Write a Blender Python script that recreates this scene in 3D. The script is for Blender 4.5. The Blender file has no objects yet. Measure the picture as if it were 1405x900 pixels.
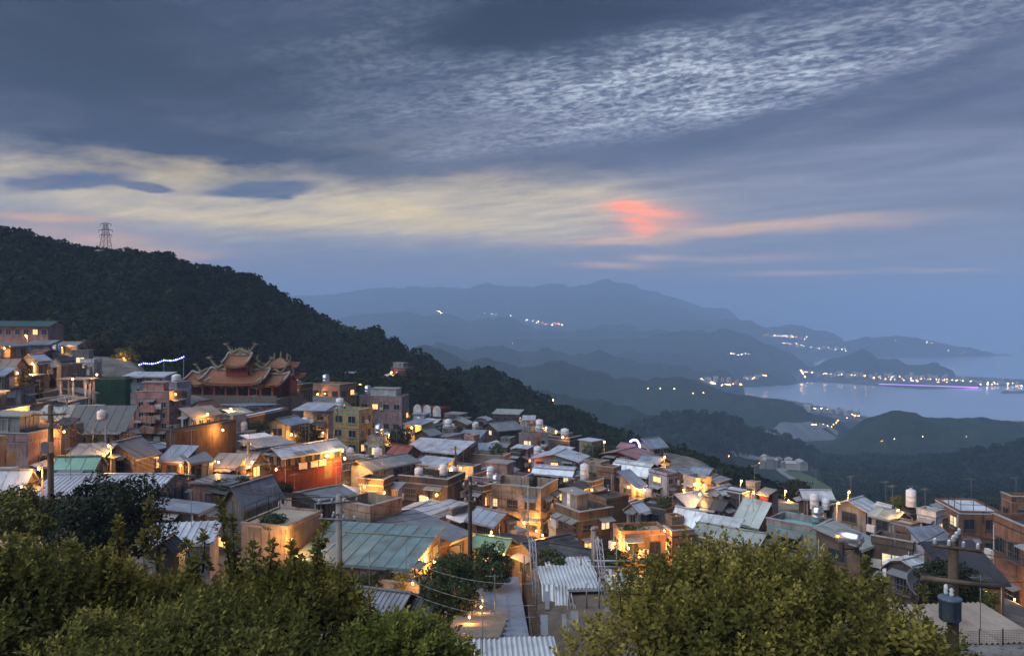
import bpy, math, random
import numpy as np

SC = bpy.context.scene
COL = SC.collection
RND = random.Random(7)
NR = np.random.RandomState(11)
CZ = 300.0                      # camera height above the sea
F, CX, HY = 1100.0, 702.5, 425.0   # focal length in photo pixels, centre column, horizon row

# ------------------------------------------------------------------ camera
cam = bpy.data.objects.new('camera', bpy.data.cameras.new('camera'))
COL.objects.link(cam)
cam.location = (0, 0, CZ)
cam.rotation_euler = (math.radians(90), 0, 0)
cam.data.sensor_fit = 'HORIZONTAL'
cam.data.sensor_width = 36.0
cam.data.lens = 36.0 * F / 1405.0
cam.data.shift_y = -25.0 / 1405.0
cam.data.clip_start = 0.3
cam.data.clip_end = 60000
SC.camera = cam

# ------------------------------------------------------------------ colour and render settings
SC.view_settings.view_transform = 'Standard'
SC.view_settings.look = 'None'
SC.view_settings.exposure = 1.28
SC.view_settings.gamma = 1.0
SC.view_settings.use_curve_mapping = False
SC.render.engine = 'CYCLES'
cy = SC.cycles
cy.use_light_tree = True
cy.max_bounces = 5
cy.diffuse_bounces = 2
cy.glossy_bounces = 2
cy.transmission_bounces = 2
cy.volume_bounces = 1
cy.sample_clamp_indirect = 4.0
cy.sample_clamp_direct = 0.0
cy.caustics_reflective = False
cy.caustics_refractive = False

# ------------------------------------------------------------------ sky
SUN_EL, SUN_AZ = math.radians(50), math.radians(-115)      # azimuth from +Y towards +X
world = bpy.data.worlds.new('World')
SC.world = world
world.use_nodes = True
WT = world.node_tree
for n in list(WT.nodes):
    WT.nodes.remove(n)


class V:
    """a tiny arithmetic wrapper round shader sockets"""
    tree = WT

    def __init__(s, sock):
        s.s = sock

    @staticmethod
    def op(kind, *a):
        n = V.tree.nodes.new('ShaderNodeMath')
        n.operation = kind
        for i, v in enumerate(a):
            if isinstance(v, V):
                V.tree.links.new(v.s, n.inputs[i])
            else:
                n.inputs[i].default_value = float(v)
        return V(n.outputs[0])

    def __add__(s, o): return V.op('ADD', s, o)
    __radd__ = __add__
    def __mul__(s, o): return V.op('MULTIPLY', s, o)
    __rmul__ = __mul__
    def __sub__(s, o): return V.op('SUBTRACT', s, o)
    def __rsub__(s, o): return V.op('SUBTRACT', o, s)
    def __truediv__(s, o): return V.op('DIVIDE', s, o)
    def __rtruediv__(s, o): return V.op('DIVIDE', o, s)
    def clamp(s):
        r = V.op('ADD', s, 0.0)
        r.s.node.use_clamp = True
        return r


def smooth(x, a, b):
    n = V.tree.nodes.new('ShaderNodeMapRange')
    n.interpolation_type = 'SMOOTHSTEP'
    V.tree.links.new(x.s, n.inputs[0])
    n.inputs[1].default_value = a
    n.inputs[2].default_value = b
    return V(n.outputs[0])


def comb(x, y, z):
    n = V.tree.nodes.new('ShaderNodeCombineXYZ')
    for i, v in enumerate((x, y, z)):
        if isinstance(v, V):
            V.tree.links.new(v.s, n.inputs[i])
        else:
            n.inputs[i].default_value = v
    return V(n.outputs[0])


def noise(vec, scale, detail=4.0, rough=0.55, dist=0.0):
    n = V.tree.nodes.new('ShaderNodeTexNoise')
    V.tree.links.new(vec.s, n.inputs['Vector'])
    n.inputs['Scale'].default_value = scale
    n.inputs['Detail'].default_value = detail
    n.inputs['Roughness'].default_value = rough
    n.inputs['Distortion'].default_value = dist
    return V(n.outputs[0])


def mixc(a, b, f):
    n = V.tree.nodes.new('ShaderNodeMix')
    n.data_type = 'RGBA'
    for v, i in ((f, 0), (a, 6), (b, 7)):
        if isinstance(v, V):
            V.tree.links.new(v.s, n.inputs[i])
        elif i == 0:
            n.inputs[0].default_value = v
        else:
            n.inputs[i].default_value = (*v, 1)
    return V(n.outputs[2])


tc = WT.nodes.new('ShaderNodeTexCoord')
sp = WT.nodes.new('ShaderNodeSeparateXYZ')
WT.links.new(tc.outputs['Generated'], sp.inputs[0])
dx, dy, dz = (V(o) for o in sp.outputs)
az = V.op('ARCTAN2', dx, dy)
el = V.op('ARCSINE', dz)
# clouds lie on a flat layer overhead: project the direction on to it
inv = 1.0 / (V.op('MAXIMUM', dz, 0.0) + 0.10)
qx, qy = dx * inv, dy * inv
SA = math.radians(-62)          # streak direction of the cloud bands
s_ = qx * math.sin(SA) + qy * math.cos(SA)
c_ = qx * math.cos(SA) - qy * math.sin(SA)
wob = noise(comb(qx, qy, 0.0), 0.55, 3.0)
band = noise(comb(s_ * 0.30, c_ * 1.25 + wob * 1.2, 3.0), 1.0, 7.0, 0.58)
fine = noise(comb(s_ * 0.5, c_ * 2.2 + wob * 1.5, 8.0), 2.2, 6.0, 0.6, 0.3)
rip = noise(comb(s_ * 1.0 + wob * .5, c_ * 1.5, 1.0), 26.0, 3.0, 0.62, 0.35)
rip2 = noise(comb(s_ * 1.1 + wob * .7, c_ * 1.7, 31.0), 11.0, 3.0, 0.6, 0.5)
rip = rip * .62 + rip2 * .42 - .02
brk = smooth(noise(comb(s_ * .8, c_ * 2.0, 14.0), 3.0, 5.0, .62), .36, .62)
warp_u = (noise(comb(az * 6.0, el * 22.0, 0.0), 1.0, 4.0, 0.6) - 0.5)
warp_v = (noise(comb(az * 7.0, el * 26.0, 5.0), 1.0, 7.0, 0.62) - 0.5)
tex = noise(comb(s_ * .9 + wob * .6, c_ * 2.6, 21.0), 3.5, 8.0, 0.66)


def spot(px, py, sx, sy, deg=0.0, warp=1.0):
    """soft ellipse in azimuth and elevation round the direction of a photo pixel"""
    a0 = math.atan((px - CX) / F)
    e0 = math.atan((HY - py) / F * math.cos(a0))
    ca = math.cos(a0)
    u = (az - a0) * (F / ca) + warp_u * (warp * sx * 0.9)
    v = (el - e0) * (-F / ca) + warp_v * (warp * (sy * 1.5 + 14))
    c, s = math.cos(math.radians(deg)), math.sin(math.radians(deg))
    uu = (u * c + v * s) * (1.0 / sx)
    vv = (v * c - u * s) * (1.0 / sy)
    return V.op('EXPONENT', (uu * uu + vv * vv) * -1.0)


hor = V.op('MAXIMUM', el, 0.0)
up1 = smooth(hor, 0.02, 0.22)
up2 = smooth(hor, 0.16, 0.40)
k = mixc((0.20, 0.225, 0.335), (0.205, 0.21, 0.30), up1)
k = mixc(k, (0.030, 0.043, 0.098), up2)
# broad lighter and darker sheets
k = mixc(k, (0.040, 0.055, 0.125), (smooth(band, 0.45, 0.70) * up1 * 0.8))
k = mixc(k, (0.21, 0.22, 0.31), (smooth(fine, 0.50, 0.75) * up1 * 0.45))
# warm western glow between the hill and the main cloud sheet
glow = (spot(420, 270, 330, 52) + spot(150, 250, 170, 40) + spot(690, 285, 220, 40)).clamp()
glow = (glow * (0.18 + fine * 0.85 + tex * .65)).clamp()
k = mixc(k, (0.78, 0.62, 0.37), glow * 0.95)
gold = (spot(560, 292, 110, 13, 6) + spot(260, 235, 110, 14, -4) + spot(330, 300, 170, 9)).clamp()
k = mixc(k, (1.05, 0.78, 0.34), (gold * (.3 + fine * 1.0)).clamp())
peach = (spot(150, 335, 120, 16, 4) + spot(230, 348, 70, 7) + spot(60, 300, 70, 6)).clamp()
k = mixc(k, (0.98, 0.52, 0.22), (peach * (0.2 + fine * 1.3)).clamp())
# mauve below the glow
k = mixc(k, (0.20, 0.215, 0.33), (spot(420, 375, 260, 28) * 0.7).clamp())
# bright rippled patch
patch = (spot(860, 112, 190, 46, -3) * 1.25 + spot(1010, 132, 120, 24, -8) * 0.6 + spot(640, 140, 200, 16, -9) * 0.5
         + spot(1270, 45, 190, 36, -12) * 0.34 + spot(520, 70, 190, 55, -14) * 0.42 + spot(1120, 90, 160, 50, -10) * .3 + spot(760, 185, 200, 14, -6) * .35 + spot(640, 205, 130, 9, -5) * 0.35 + spot(400, 185, 110, 8, -8) * 0.3).clamp()
k = mixc(k, (0.34, 0.38, 0.47), (patch * brk * 0.55).clamp())
k = mixc(k, (0.60, 0.66, 0.75), (patch * (smooth(rip, 0.40, 0.66) * (.35 + brk * .9))).clamp())
ripfield = (spot(1000, 110, 430, 85, -10) + spot(560, 110, 280, 70, -8) * 0.7).clamp()
k = mixc(k, (0.035, 0.05, 0.11), (ripfield * smooth(rip, 0.56, 0.36) * (.32 + .55 * (1.0 - brk))).clamp())
# heavy dark sheets
dark = (spot(150, 95, 400, 112, 2) + spot(700, 30, 160, 52, -3) + spot(330, 215, 300, 26, 2) * 0.8
        + spot(900, 15, 200, 30) * 0.5).clamp()
k = mixc(k, (0.004, 0.010, 0.034), (dark * (0.80 + fine * 0.42)).clamp())
upl = (spot(120, 60, 420, 120, 3) + spot(720, 15, 200, 50) * .8).clamp()
_m0 = WT.nodes.new('ShaderNodeVectorMath')
_m0.operation = 'SCALE'
WT.links.new(k.s, _m0.inputs[0])
WT.links.new((1.0 - upl * .58).s, _m0.inputs['Scale'])
k = V(_m0.outputs[0])
# the long band sweeping up to the right
bnd = (spot(700, 222, 250, 20, -5) + spot(1050, 172, 260, 17, -11) + spot(1330, 128, 180, 16, -13)
       + spot(1300, 90, 150, 9, -12) * 0.6 + spot(1300, 215, 160, 9, -8) * 0.4 + spot(1000, 245, 180, 6, -3) * 0.4).clamp()
k = mixc(k, (0.040, 0.055, 0.125), (bnd * (.40 + fine * .60)).clamp())
# lens clouds
lens = (spot(358, 262, 80, 13, -4, 1.3) + spot(90, 245, 90, 17, -8, 1.4) * 0.9 + spot(205, 258, 26, 6, 5)).clamp()
k = mixc(k, (0.048, 0.066, 0.15), (smooth(lens, 0.16, 0.62) * (.45 + tex * .95)).clamp().clamp())
# the red shaft and orange streaks low in the sky
red = (spot(858, 282, 30, 7, 3, .4) + spot(880, 291, 40, 5, 6, .4) * .8 + spot(872, 302, 24, 5, 4, .4) + spot(884, 313, 26, 4.5, 0, .4) + spot(884, 322, 18, 4.5, -6, .4) + spot(920, 297, 45, 16, 10, .5) * .32).clamp()
k = mixc(k, (1.25, 0.50, 0.24), (red * .7 + spot(890, 305, 70, 22, 8, .6) * .25).clamp())
k = mixc(k, (1.8, 0.40, 0.13), (red * red * (0.15 + fine * 1.3)).clamp())
streak = (spot(1000, 317, 170, 8, -2) + spot(840, 331, 70, 5) + spot(840, 365, 50, 4, 1) + spot(1100, 374, 80, 3.5, -1)
          + spot(1000, 354, 120, 5) * .5 + spot(890, 354, 30, 5) * .8 + spot(1290, 371, 60, 3) * .7 + spot(1150, 300, 110, 7, -3) * .35).clamp()
k = mixc(k, (1.05, 0.60, 0.30), (streak * (.3 + fine * .9)).clamp())
_m = WT.nodes.new('ShaderNodeVectorMath')
_m.operation = 'SCALE'
WT.links.new(k.s, _m.inputs[0])
WT.links.new((0.62 + tex * .76).s, _m.inputs['Scale'])
k = V(_m.outputs[0])
# below the horizon the world is dim sea and land
k = mixc(k, (0.05, 0.07, 0.12), smooth(el, -0.01, -0.12))

sky = WT.nodes.new('ShaderNodeTexSky')
sky.sky_type = 'NISHITA'
sky.sun_disc = False
sky.sun_elevation = SUN_EL
sky.sun_rotation = SUN_AZ
sky.altitude = 300
sk10 = WT.nodes.new('ShaderNodeMix')
sk10.data_type = 'RGBA'
sk10.blend_type = 'MULTIPLY'
sk10.inputs[0].default_value = 1.0
WT.links.new(k.s, sk10.inputs[6])
sk10.inputs[7].default_value = (4.5, 4.5, 4.5, 1)
full = mixc(V(sky.outputs[0]), V(sk10.outputs[2]), 0.94)
bg = WT.nodes.new('ShaderNodeBackground')
bg.inputs['Strength'].default_value = 0.10
WT.links.new(full.s, bg.inputs['Color'])
wo = WT.nodes.new('ShaderNodeOutputWorld')
WT.links.new(bg.outputs[0], wo.inputs['Surface'])
world.cycles.sampling_method = 'MANUAL'
world.cycles.sample_map_resolution = 512

# ------------------------------------------------------------------ sun: soft light of the bright overcast dusk
sun = bpy.data.objects.new('sun', bpy.data.lights.new('sun', 'SUN'))
COL.objects.link(sun)
sun.data.energy = 1.5
sun.data.angle = math.radians(80)
sun.data.color = (0.84, 0.91, 1.0)
sun.rotation_euler = (math.radians(90) - SUN_EL, 0, math.pi - SUN_AZ)


# ------------------------------------------------------------------ pixel helpers
def at(px, py, d):
    return ((px - CX) / F * d, d, CZ - (py - HY) / F * d)


def town_depth(px, py):
    """distance of the roofs of the town at a pixel of the photograph"""
    k_ = min((px - CX) / F, 0.0)
    h = (py - HY) / F - 0.067 - 0.218 * k_
    return 13.85 / max(h, 0.055)


# ------------------------------------------------------------------ object helpers
def link(o, parent=None):
    COL.objects.link(o)
    if parent is not None:
        o.parent = parent
    return o


def tag(o, label=None, cat=None, group=None, kind=None):
    if label: o['label'] = label
    if cat: o['category'] = cat
    if group: o['group'] = group
    if kind: o['kind'] = kind
    return o


def empty(name, loc, rz=0.0, parent=None):
    o = bpy.data.objects.new(name, None)
    o.empty_display_size = 0.5
    o.location = loc
    o.rotation_euler = (0, 0, rz)
    return link(o, parent)


class MB:
    """collects simple solids and links them as one mesh object"""

    def __init__(s):
        s.v, s.f, s.sm = [], [], []

    def add(s, vs, fs, smooth_=False):
        b = len(s.v)
        s.v += [tuple(p) for p in vs]
        s.f += [tuple(i + b for i in f) for f in fs]
        s.sm += [smooth_] * len(fs)
        return s

    def box(s, x0, y0, z0, x1, y1, z1):
        return s.add([(x0, y0, z0), (x1, y0, z0), (x1, y1, z0), (x0, y1, z0), (x0, y0, z1), (x1, y0, z1), (x1, y1, z1), (x0, y1, z1)],
                     [(0, 3, 2, 1), (4, 5, 6, 7), (0, 1, 5, 4), (1, 2, 6, 5), (2, 3, 7, 6), (3, 0, 4, 7)])

    def prism(s, poly, a, h):
        """polygon (list of 3-D points) swept along vector h; the polygon order only matters for shading side"""
        n = len(poly)
        p2 = [(p[0] + h[0], p[1] + h[1], p[2] + h[2]) for p in poly]
        return s.add(list(poly) + p2, [tuple(range(n))[::-1], tuple(range(n, 2 * n))] + [(i, (i + 1) % n, n + (i + 1) % n, n + i) for i in range(n)])

    def tube(s, p, q, r0, r1=None, n=6, caps=True, smooth_=True):
        r1 = r0 if r1 is None else r1
        ax = np.array(q, float) - np.array(p, float)
        L = np.linalg.norm(ax)
        if L < 1e-6: return s
        ax /= L
        t = np.array((0, 0, 1.0)) if abs(ax[2]) < 0.9 else np.array((1.0, 0, 0))
        e1 = np.cross(ax, t); e1 /= np.linalg.norm(e1)
        e2 = np.cross(ax, e1)
        vs = []
        for c, r in ((np.array(p, float), r0), (np.array(q, float), r1)):
            for i in range(n):
                a = 2 * math.pi * i / n
                vs.append(tuple(c + e1 * (r * math.cos(a)) + e2 * (r * math.sin(a))))
        s.add(vs, [(i, (i + 1) % n, n + (i + 1) % n, n + i) for i in range(n)], smooth_)
        if caps:
            b = len(s.v) - 2 * n
            s.f += [tuple(b + i for i in range(n))[::-1], tuple(b + n + i for i in range(n))]
            s.sm += [False, False]
        return s

    def path(s, pts, r, n=5, r_end=None):
        m = len(pts) - 1
        for i in range(m):
            ra = r if r_end is None else r + (r_end - r) * i / m
            rb = r if r_end is None else r + (r_end - r) * (i + 1) / m
            s.tube(pts[i], pts[i + 1], ra, rb, n, caps=True)
        return s

    def lathe(s, prof, n=10, c=(0, 0, 0)):
        """profile of (radius, z) about a vertical axis"""
        vs = []
        for r, z in prof:
            for i in range(n):
                a = 2 * math.pi * i / n
                vs.append((c[0] + r * math.cos(a), c[1] + r * math.sin(a), c[2] + z))
        fs = []
        for j in range(len(prof) - 1):
            for i in range(n):
                fs.append((j * n + i, j * n + (i + 1) % n, (j + 1) * n + (i + 1) % n, (j + 1) * n + i))
        s.add(vs, fs, True)
        b = len(s.v) - len(vs)
        s.f += [tuple(b + i for i in range(n))[::-1], tuple(b + (len(prof) - 1) * n + i for i in range(n))]
        s.sm += [False, False]
        return s

    def mesh(s, name, mat):
        me = bpy.data.meshes.new(name)
        me.from_pydata(s.v, [], s.f)
        me.polygons.foreach_set('use_smooth', s.sm)
        if mat: me.materials.append(mat)
        me.update()
        return me

    def build(s, name, mat, parent=None, loc=None, rot=None):
        o = bpy.data.objects.new(name, s.mesh(name, mat))
        if loc is not None: o.location = loc
        if rot is not None: o.rotation_euler = rot
        return link(o, parent)


def put(name, me, parent=None, loc=(0, 0, 0), rot=(0, 0, 0), scale=None):
    o = bpy.data.objects.new(name, me)
    o.location = loc
    o.rotation_euler = rot
    if scale is not None: o.scale = scale
    return link(o, parent)


def fast_mesh(name, verts, faces, mat, attrs=None, smooth_=True):
    """big mesh straight from numpy arrays (all faces with the same corner count)"""
    me = bpy.data.meshes.new(name)
    nv, nf, c = len(verts), len(faces), faces.shape[1]
    me.vertices.add(nv)
    me.vertices.foreach_set('co', np.ascontiguousarray(verts, dtype=np.float32).ravel())
    me.loops.add(nf * c)
    me.loops.foreach_set('vertex_index', np.ascontiguousarray(faces, dtype=np.int32).ravel())
    me.polygons.add(nf)
    me.polygons.foreach_set('loop_start', np.arange(0, nf * c, c, dtype=np.int32))
    me.polygons.foreach_set('loop_total', np.full(nf, c, dtype=np.int32))
    me.polygons.foreach_set('use_smooth', np.full(nf, smooth_, dtype=bool))
    for an, (dom, arr) in (attrs or {}).items():
        a = me.attributes.new(an, 'FLOAT', dom)
        a.data.foreach_set('value', np.ascontiguousarray(arr, dtype=np.float32))
    if mat: me.materials.append(mat)
    me.update(calc_edges=True)
    return me


# ------------------------------------------------------------------ materials
MATS = {}


def mat(name, col, rough=0.85, var=0.25, scale=1.5, streak=0.0, bump=0.0, bscale=12.0, metal=0.0, obj_var=0.0,
        attr=None, attr_cols=None, emit=None, spec=0.3, rib=0.0, stain=None, trans=0.0):
    if name in MATS: return MATS[name]
    m = bpy.data.materials.new(name)
    m.use_nodes = True
    t = m.node_tree
    V.tree = t
    b = t.nodes['Principled BSDF']
    b.inputs['Roughness'].default_value = rough
    b.inputs['Metallic'].default_value = metal
    b.inputs['Specular IOR Level'].default_value = spec
    tcn = t.nodes.new('ShaderNodeTexCoord')
    P = V(tcn.outputs['Object'])
    sep = t.nodes.new('ShaderNodeSeparateXYZ')
    t.links.new(P.s, sep.inputs[0])
    x, y, z = (V(o) for o in sep.outputs)
    oi = t.nodes.new('ShaderNodeObjectInfo')
    rnd = V(oi.outputs['Random'])
    base = col
    if attr:
        an = t.nodes.new('ShaderNodeAttribute')
        an.attribute_name = attr
        cr = t.nodes.new('ShaderNodeValToRGB')
        els = cr.color_ramp.elements
        for i, (p, c) in enumerate(attr_cols):
            e = els[i] if i < 2 else els.new(p)
            e.position = p
            e.color = (*c, 1)
        t.links.new(an.outputs['Fac'], cr.inputs[0])
        base = V(cr.outputs[0])
    off = comb(x + rnd * 37.0, y + rnd * 11.0, z)
    n1 = noise(off, scale, 5.0, 0.6)
    g = 1.0 - var * 0.5 + (n1 - 0.5) * (var * 2.2)
    if streak:
        n2 = noise(comb((x + y) * 1.0 + rnd * 9.0, (x - y) * 1.0, z * 0.13), 3.2, 4.0, 0.65)
        g = g * (1.0 - smooth(n2, 0.50, 0.74) * streak)
    if obj_var:
        g = g * (1.0 - obj_var * 0.5 + rnd * obj_var)
    mul = t.nodes.new('ShaderNodeMix')
    mul.data_type = 'RGBA'
    mul.blend_type = 'MULTIPLY'
    mul.inputs[0].default_value = 1.0
    if isinstance(base, V): t.links.new(base.s, mul.inputs[6])
    else: mul.inputs[6].default_value = (*base, 1)
    cc = t.nodes.new('ShaderNodeCombineColor')
    for i in range(3): t.links.new(g.s, cc.inputs[i])
    t.links.new(cc.outputs[0], mul.inputs[7])
    out = V(mul.outputs[2])
    if stain:
        n3 = noise(off, scale * 0.45, 4.0, 0.7)
        out = mixc(out, stain[:3], smooth(n3, 0.52, 0.72) * stain[3])
    t.links.new(out.s, b.inputs['Base Color'])
    if bump or rib:
        bp = t.nodes.new('ShaderNodeBump')
        bp.inputs['Strength'].default_value = min(1.0, bump + rib)
        bp.inputs['Distance'].default_value = 0.05
        h = noise(P, bscale, 3.0)
        if rib:
            h = h * 0.3 + V.op('SINE', x * (2 * math.pi / rib))
        t.links.new(h.s, bp.inputs['Height'])
        t.links.new(bp.outputs[0], b.inputs['Normal'])
    if emit:
        b.inputs['Emission Color'].default_value = (*emit[:3], 1)
        b.inputs['Emission Strength'].default_value = emit[3]
        m.cycles.emission_sampling = 'NONE'
    MATS[name] = m
    return m


def wall_mat(c, streak=0.55):
    return mat('wall_%d_%d_%d' % tuple(int(v * 255) for v in c), c, 0.9, 0.6, 0.8, streak + .25, 0.3, 9.0, obj_var=0.2,
               stain=(c[0] * .35 + .02, c[1] * .35 + .02, c[2] * .35 + .02, .6))


def sheet_mat(c, rough=0.42, metal=0.25):
    return mat('sheet_%d_%d_%d' % tuple(int(v * 255) for v in c), c, rough, 0.40, 0.7, 0.0, 0.12, 6.0, metal, obj_var=0.20, spec=0.4,
               stain=(0.14, 0.088, 0.062, 0.6))


# ------------------------------------------------------------------ numpy noise
_TAB = NR.rand(512, 512)


def vnoise(x, y):
    xi, yi = np.floor(x).astype(int), np.floor(y).astype(int)
    fx, fy = x - xi, y - yi
    fx, fy = fx * fx * (3 - 2 * fx), fy * fy * (3 - 2 * fy)
    g = lambda a, b: _TAB[a & 511, b & 511]
    return (g(xi, yi) * (1 - fx) + g(xi + 1, yi) * fx) * (1 - fy) + (g(xi, yi + 1) * (1 - fx) + g(xi + 1, yi + 1) * fx) * fy


def fbm(x, y, octv=5, gain=0.5):
    s, a, t = 0.0, 1.0, 0.0
    for i in range(octv):
        s = s + a * (vnoise(x + 17.3 * i, y + 9.1 * i) - 0.5)
        t += a
        x, y, a = x * 2.03, y * 2.03, a * gain
    return s / t * 2.0


def sstep(x, a, b):
    t = np.clip((x - a) / (b - a), 0, 1)
    return t * t * (3 - 2 * t)

# ------------------------------------------------------------------ the town: where each building stands
# every row: name, label, left / corner / right column and eave row of the photo, row of the base, aspect, roof kind, wall, roof
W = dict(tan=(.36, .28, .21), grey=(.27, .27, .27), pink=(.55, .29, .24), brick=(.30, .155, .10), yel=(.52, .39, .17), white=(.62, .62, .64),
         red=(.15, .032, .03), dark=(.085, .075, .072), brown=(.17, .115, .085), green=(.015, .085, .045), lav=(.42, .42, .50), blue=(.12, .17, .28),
         cream=(.50, .43, .33), orange=(.36, .20, .11), conc=(.30, .28, .26), teal=(.16, .28, .27), mauve=(.43, .29, .28), pale=(.46, .47, .5))  # orange puts lamplight into the colour of lit walls; also orange-red walls
R = dict(wb=(.60, .65, .74), gr=(.25, .275, .31), dk=(.062, .067, .078), gb=(.23, .33, .34), br=(.17, .10, .075), pk=(.42, .23, .24),
         cn=(.30, .29, .29), gn=(.14, .30, .24), lt=(.68, .72, .76), bl=(.30, .36, .46), tn=(.40, .33, .28), rd=(.26, .07, .05),
         ct=(.17, .50, .50), mg=(.40, .45, .43), dg=(.03, .09, .085))
TOWN = []


def H(name, label, xL, xB, xR, yE, yB, asp, roof, wall, rf, **k):
    TOWN.append(dict(name=name, label=label, xL=xL, xB=xB, xR=xR, yE=yE, yB=yB, asp=asp, roof=roof, wall=wall, rf=rf, **k))


# --- upper left, under the dark hill
H('school_building', 'long pale pink school block with dark green roof at the foot of the dark hill', -30, 66, 87, 446, 468, .3, 'gv', 'pink', 'dg', wu=(2, 1), wv=(8, 1), rise=1.2, over=.8)
H('house', 'low house with slate grey roof just below the school building', 36, 68, 80, 472, 484, .6, 'sv', 'blue', 'gr', rise=.7)
H('house', 'small house with pale grey lean-to roof at the right end of the school', 80, 106, 120, 473, 482, .6, 'gv', 'grey', 'gr', rise=.7)
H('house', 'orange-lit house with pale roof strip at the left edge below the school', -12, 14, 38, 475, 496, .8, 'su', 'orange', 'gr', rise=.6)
H('shed', 'dark brown shed between the slate roofed house and the bright street lamp', 38, 60, 78, 483, 497, .8, 'gv', 'brown', 'br', rise=.5)
H('house', 'house with white pointed roof beside the bright street lamp on the left', 30, 50, 68, 494, 524, 1.0, 'gu', 'grey', 'wb', rise=1.0, wu=(2, 1), wv=(1, 1))
H('house', 'long house with dark brown tiled roof left of the white pointed roof', -30, 18, 38, 505, 530, .7, 'gv', 'tan', 'br', rise=1.6)
H('house', 'house at the left edge with dark roof edged in white', -25, 6, 20, 514, 540, .8, 'sv', 'tan', 'bl', rise=.8)
H('wall', 'broad tan curved rendered wall below the small stone niche', 78, 84, 113, 503, 520, 6, 'F', 'tan', 'tn', ph=.1, wu=(0, 0), wv=(0, 0), cat='wall')
H('shed', 'grey concrete block with square hatch panels above the tan curved wall', 98, 122, 128, 486, 497, .5, 'F', 'grey', 'cn', wu=(0, 0))
H('house', 'white rendered house with small dark windows left of the festoon lights', 111, 129, 140, 499, 520, .8, 'F', 'white', 'cn', wv=(2, 1), wu=(1, 1))
H('pavilion', 'open pavilion with flat slab roof on white columns left of the green clad building', 82, 118, 130, 521, 543, .5, 'P', 'white', 'cn')
H('building', 'tall building wrapped in dark green netting left of the pink house', 132, 172, 179, 520, 558, .5, 'F', 'green', 'cn', ph=.1, wu=(0, 0), wv=(0, 0))
H('house', 'house with white metal roof terrace behind the pink four-storey house', 170, 226, 240, 516, 545, .5, 'sv', 'lav', 'wb', rise=.5, wv=(4, 2))
H('house', 'lavender house with flat roof and tank right behind the pink four-storey house', 214, 243, 262, 531, 556, .8, 'F', 'lav', 'cn', tanks=[(.4, .3, 'short white')])
H('house', 'pink four-storey house with balconies on the left slope', 186, 232, 249, 549, 607, .6, 'F', 'pink', 'cn', ph=.9, rows=4, wv=(3, 4), wu=(2, 4), balc=True, tanks=[(.5, .4, 'steel')], pent=(.1, .2, .5, .8))
H('house', 'long old house with dark roof and white lower wall left of the pink house', 90, 170, 184, 589, 615, .45, 'sv', 'white', 'dk', rise=2.4, wv=(5, 1), tanks=[(.6, .5, 'white')])
H('house', 'orange-lit narrow house front by the utility pole on the left', 80, 96, 104, 581, 610, .7, 'sv', 'orange', 'dk', rise=.4)
H('house', 'cream house with tan lean-to roof right of the pink four-storey house', 249, 262, 302, 571, 596, 1.6, 'su', 'cream', 'tn', rise=.9, wu=(4, 1))
H('house', 'small house with upturned lit eaves below the temple', 262, 280, 300, 559, 573, 1.0, 'gu', 'cream', 'br', rise=.9)
H('wall', 'long dark stone retaining wall right of the pink house', 228, 240, 324, 594, 618, 7, 'F', 'brown', 'dk', ph=.1, wu=(0, 0), wv=(0, 0), cat='wall')
H('wall', 'brown stone wall with pale rounded top under the temple terrace', 322, 336, 396, 574, 602, 6, 'F', 'brown', 'wb', ph=.1, wu=(0, 0), wv=(0, 0), cat='wall')
H('house', 'blue-roofed low house with lit door between wall and yellow house', 366, 396, 420, 583, 606, 1.0, 'gu', 'yel', 'bl', rise=.9, wu=(2, 1), wv=(1, 1))
H('terrace', 'dark temple terrace with balustrade and lit wall beside the temple', 376, 404, 429, 536, 562, 1.0, 'F', 'dark', 'cn', ph=.9)
H('shrine_gate', 'small lit gatehouse with teal roof at the right end of the temple terrace', 396, 408, 416, 527, 537, 1.0, 'gu', 'orange', 'gb', rise=.8)
# --- middle left
H('house', 'orange-red house with steel tank right of the temple', 427, 466, 489, 532, 572, .8, 'F', 'orange', 'cn', tanks=[(.35, .7, 'steel')], wv=(3, 2))
H('house', 'pink two-storey building with ribbed facade and white roof box behind the yellow house', 493, 551, 561, 547, 600, .5, 'F', 'mauve', 'cn', ph=.4, wv=(4, 2), pent=(.1, .15, .8, .75), pentc='white', tanks=[(.6, .92, 'steel')])
H('house', 'yellow three-storey house with teal roof edge in the middle of the town', 455, 493, 511, 568, 626, .7, 'F', 'yel', 'ct', ph=.5, rows=3, wv=(2, 3), wu=(2, 3), bands=True, tanks=[(.3, .85, 'white')])
H('house', 'plain tan side wing with flat roof on the left of the yellow house', 430, 450, 457, 567, 612, .7, 'sv', 'cream', 'gr', rise=.3, wu=(0, 0), wv=(1, 3))
H('house', 'small yellow-lit house right of the pink ribbed building', 556, 578, 594, 583, 604, .8, 'sv', 'yel', 'bl', rise=.6)
H('house', 'reddish tiled low house in front of the pink ribbed building', 533, 556, 574, 623, 640, 1.0, 'gv', 'brown', 'rd', rise=1.1)
H('house', 'dark gabled house with grey roof right of the lamp by the pink building', 569, 590, 605, 597, 612, .8, 'gu', 'dark', 'gr', rise=1.0)
H('guest_house', 'deep red guest house with white arched gables at the edge of the wood', 566, 604, 618, 563, 584, .5, 'F', 'red', 'rd', ph=.3, wv=(5, 1), arches=True)
H('house', 'dark red house high on the hillside behind the town', 536, 556, 569, 508, 528, .8, 'F', 'red', 'cn', pent=(.1, .2, .6, .9), pentc='grey', wv=(3, 2))
H('house', 'white canopied house left of the dark red hillside house', 524, 536, 548, 516, 528, .8, 'sv', 'white', 'wb', rise=.6)
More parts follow.
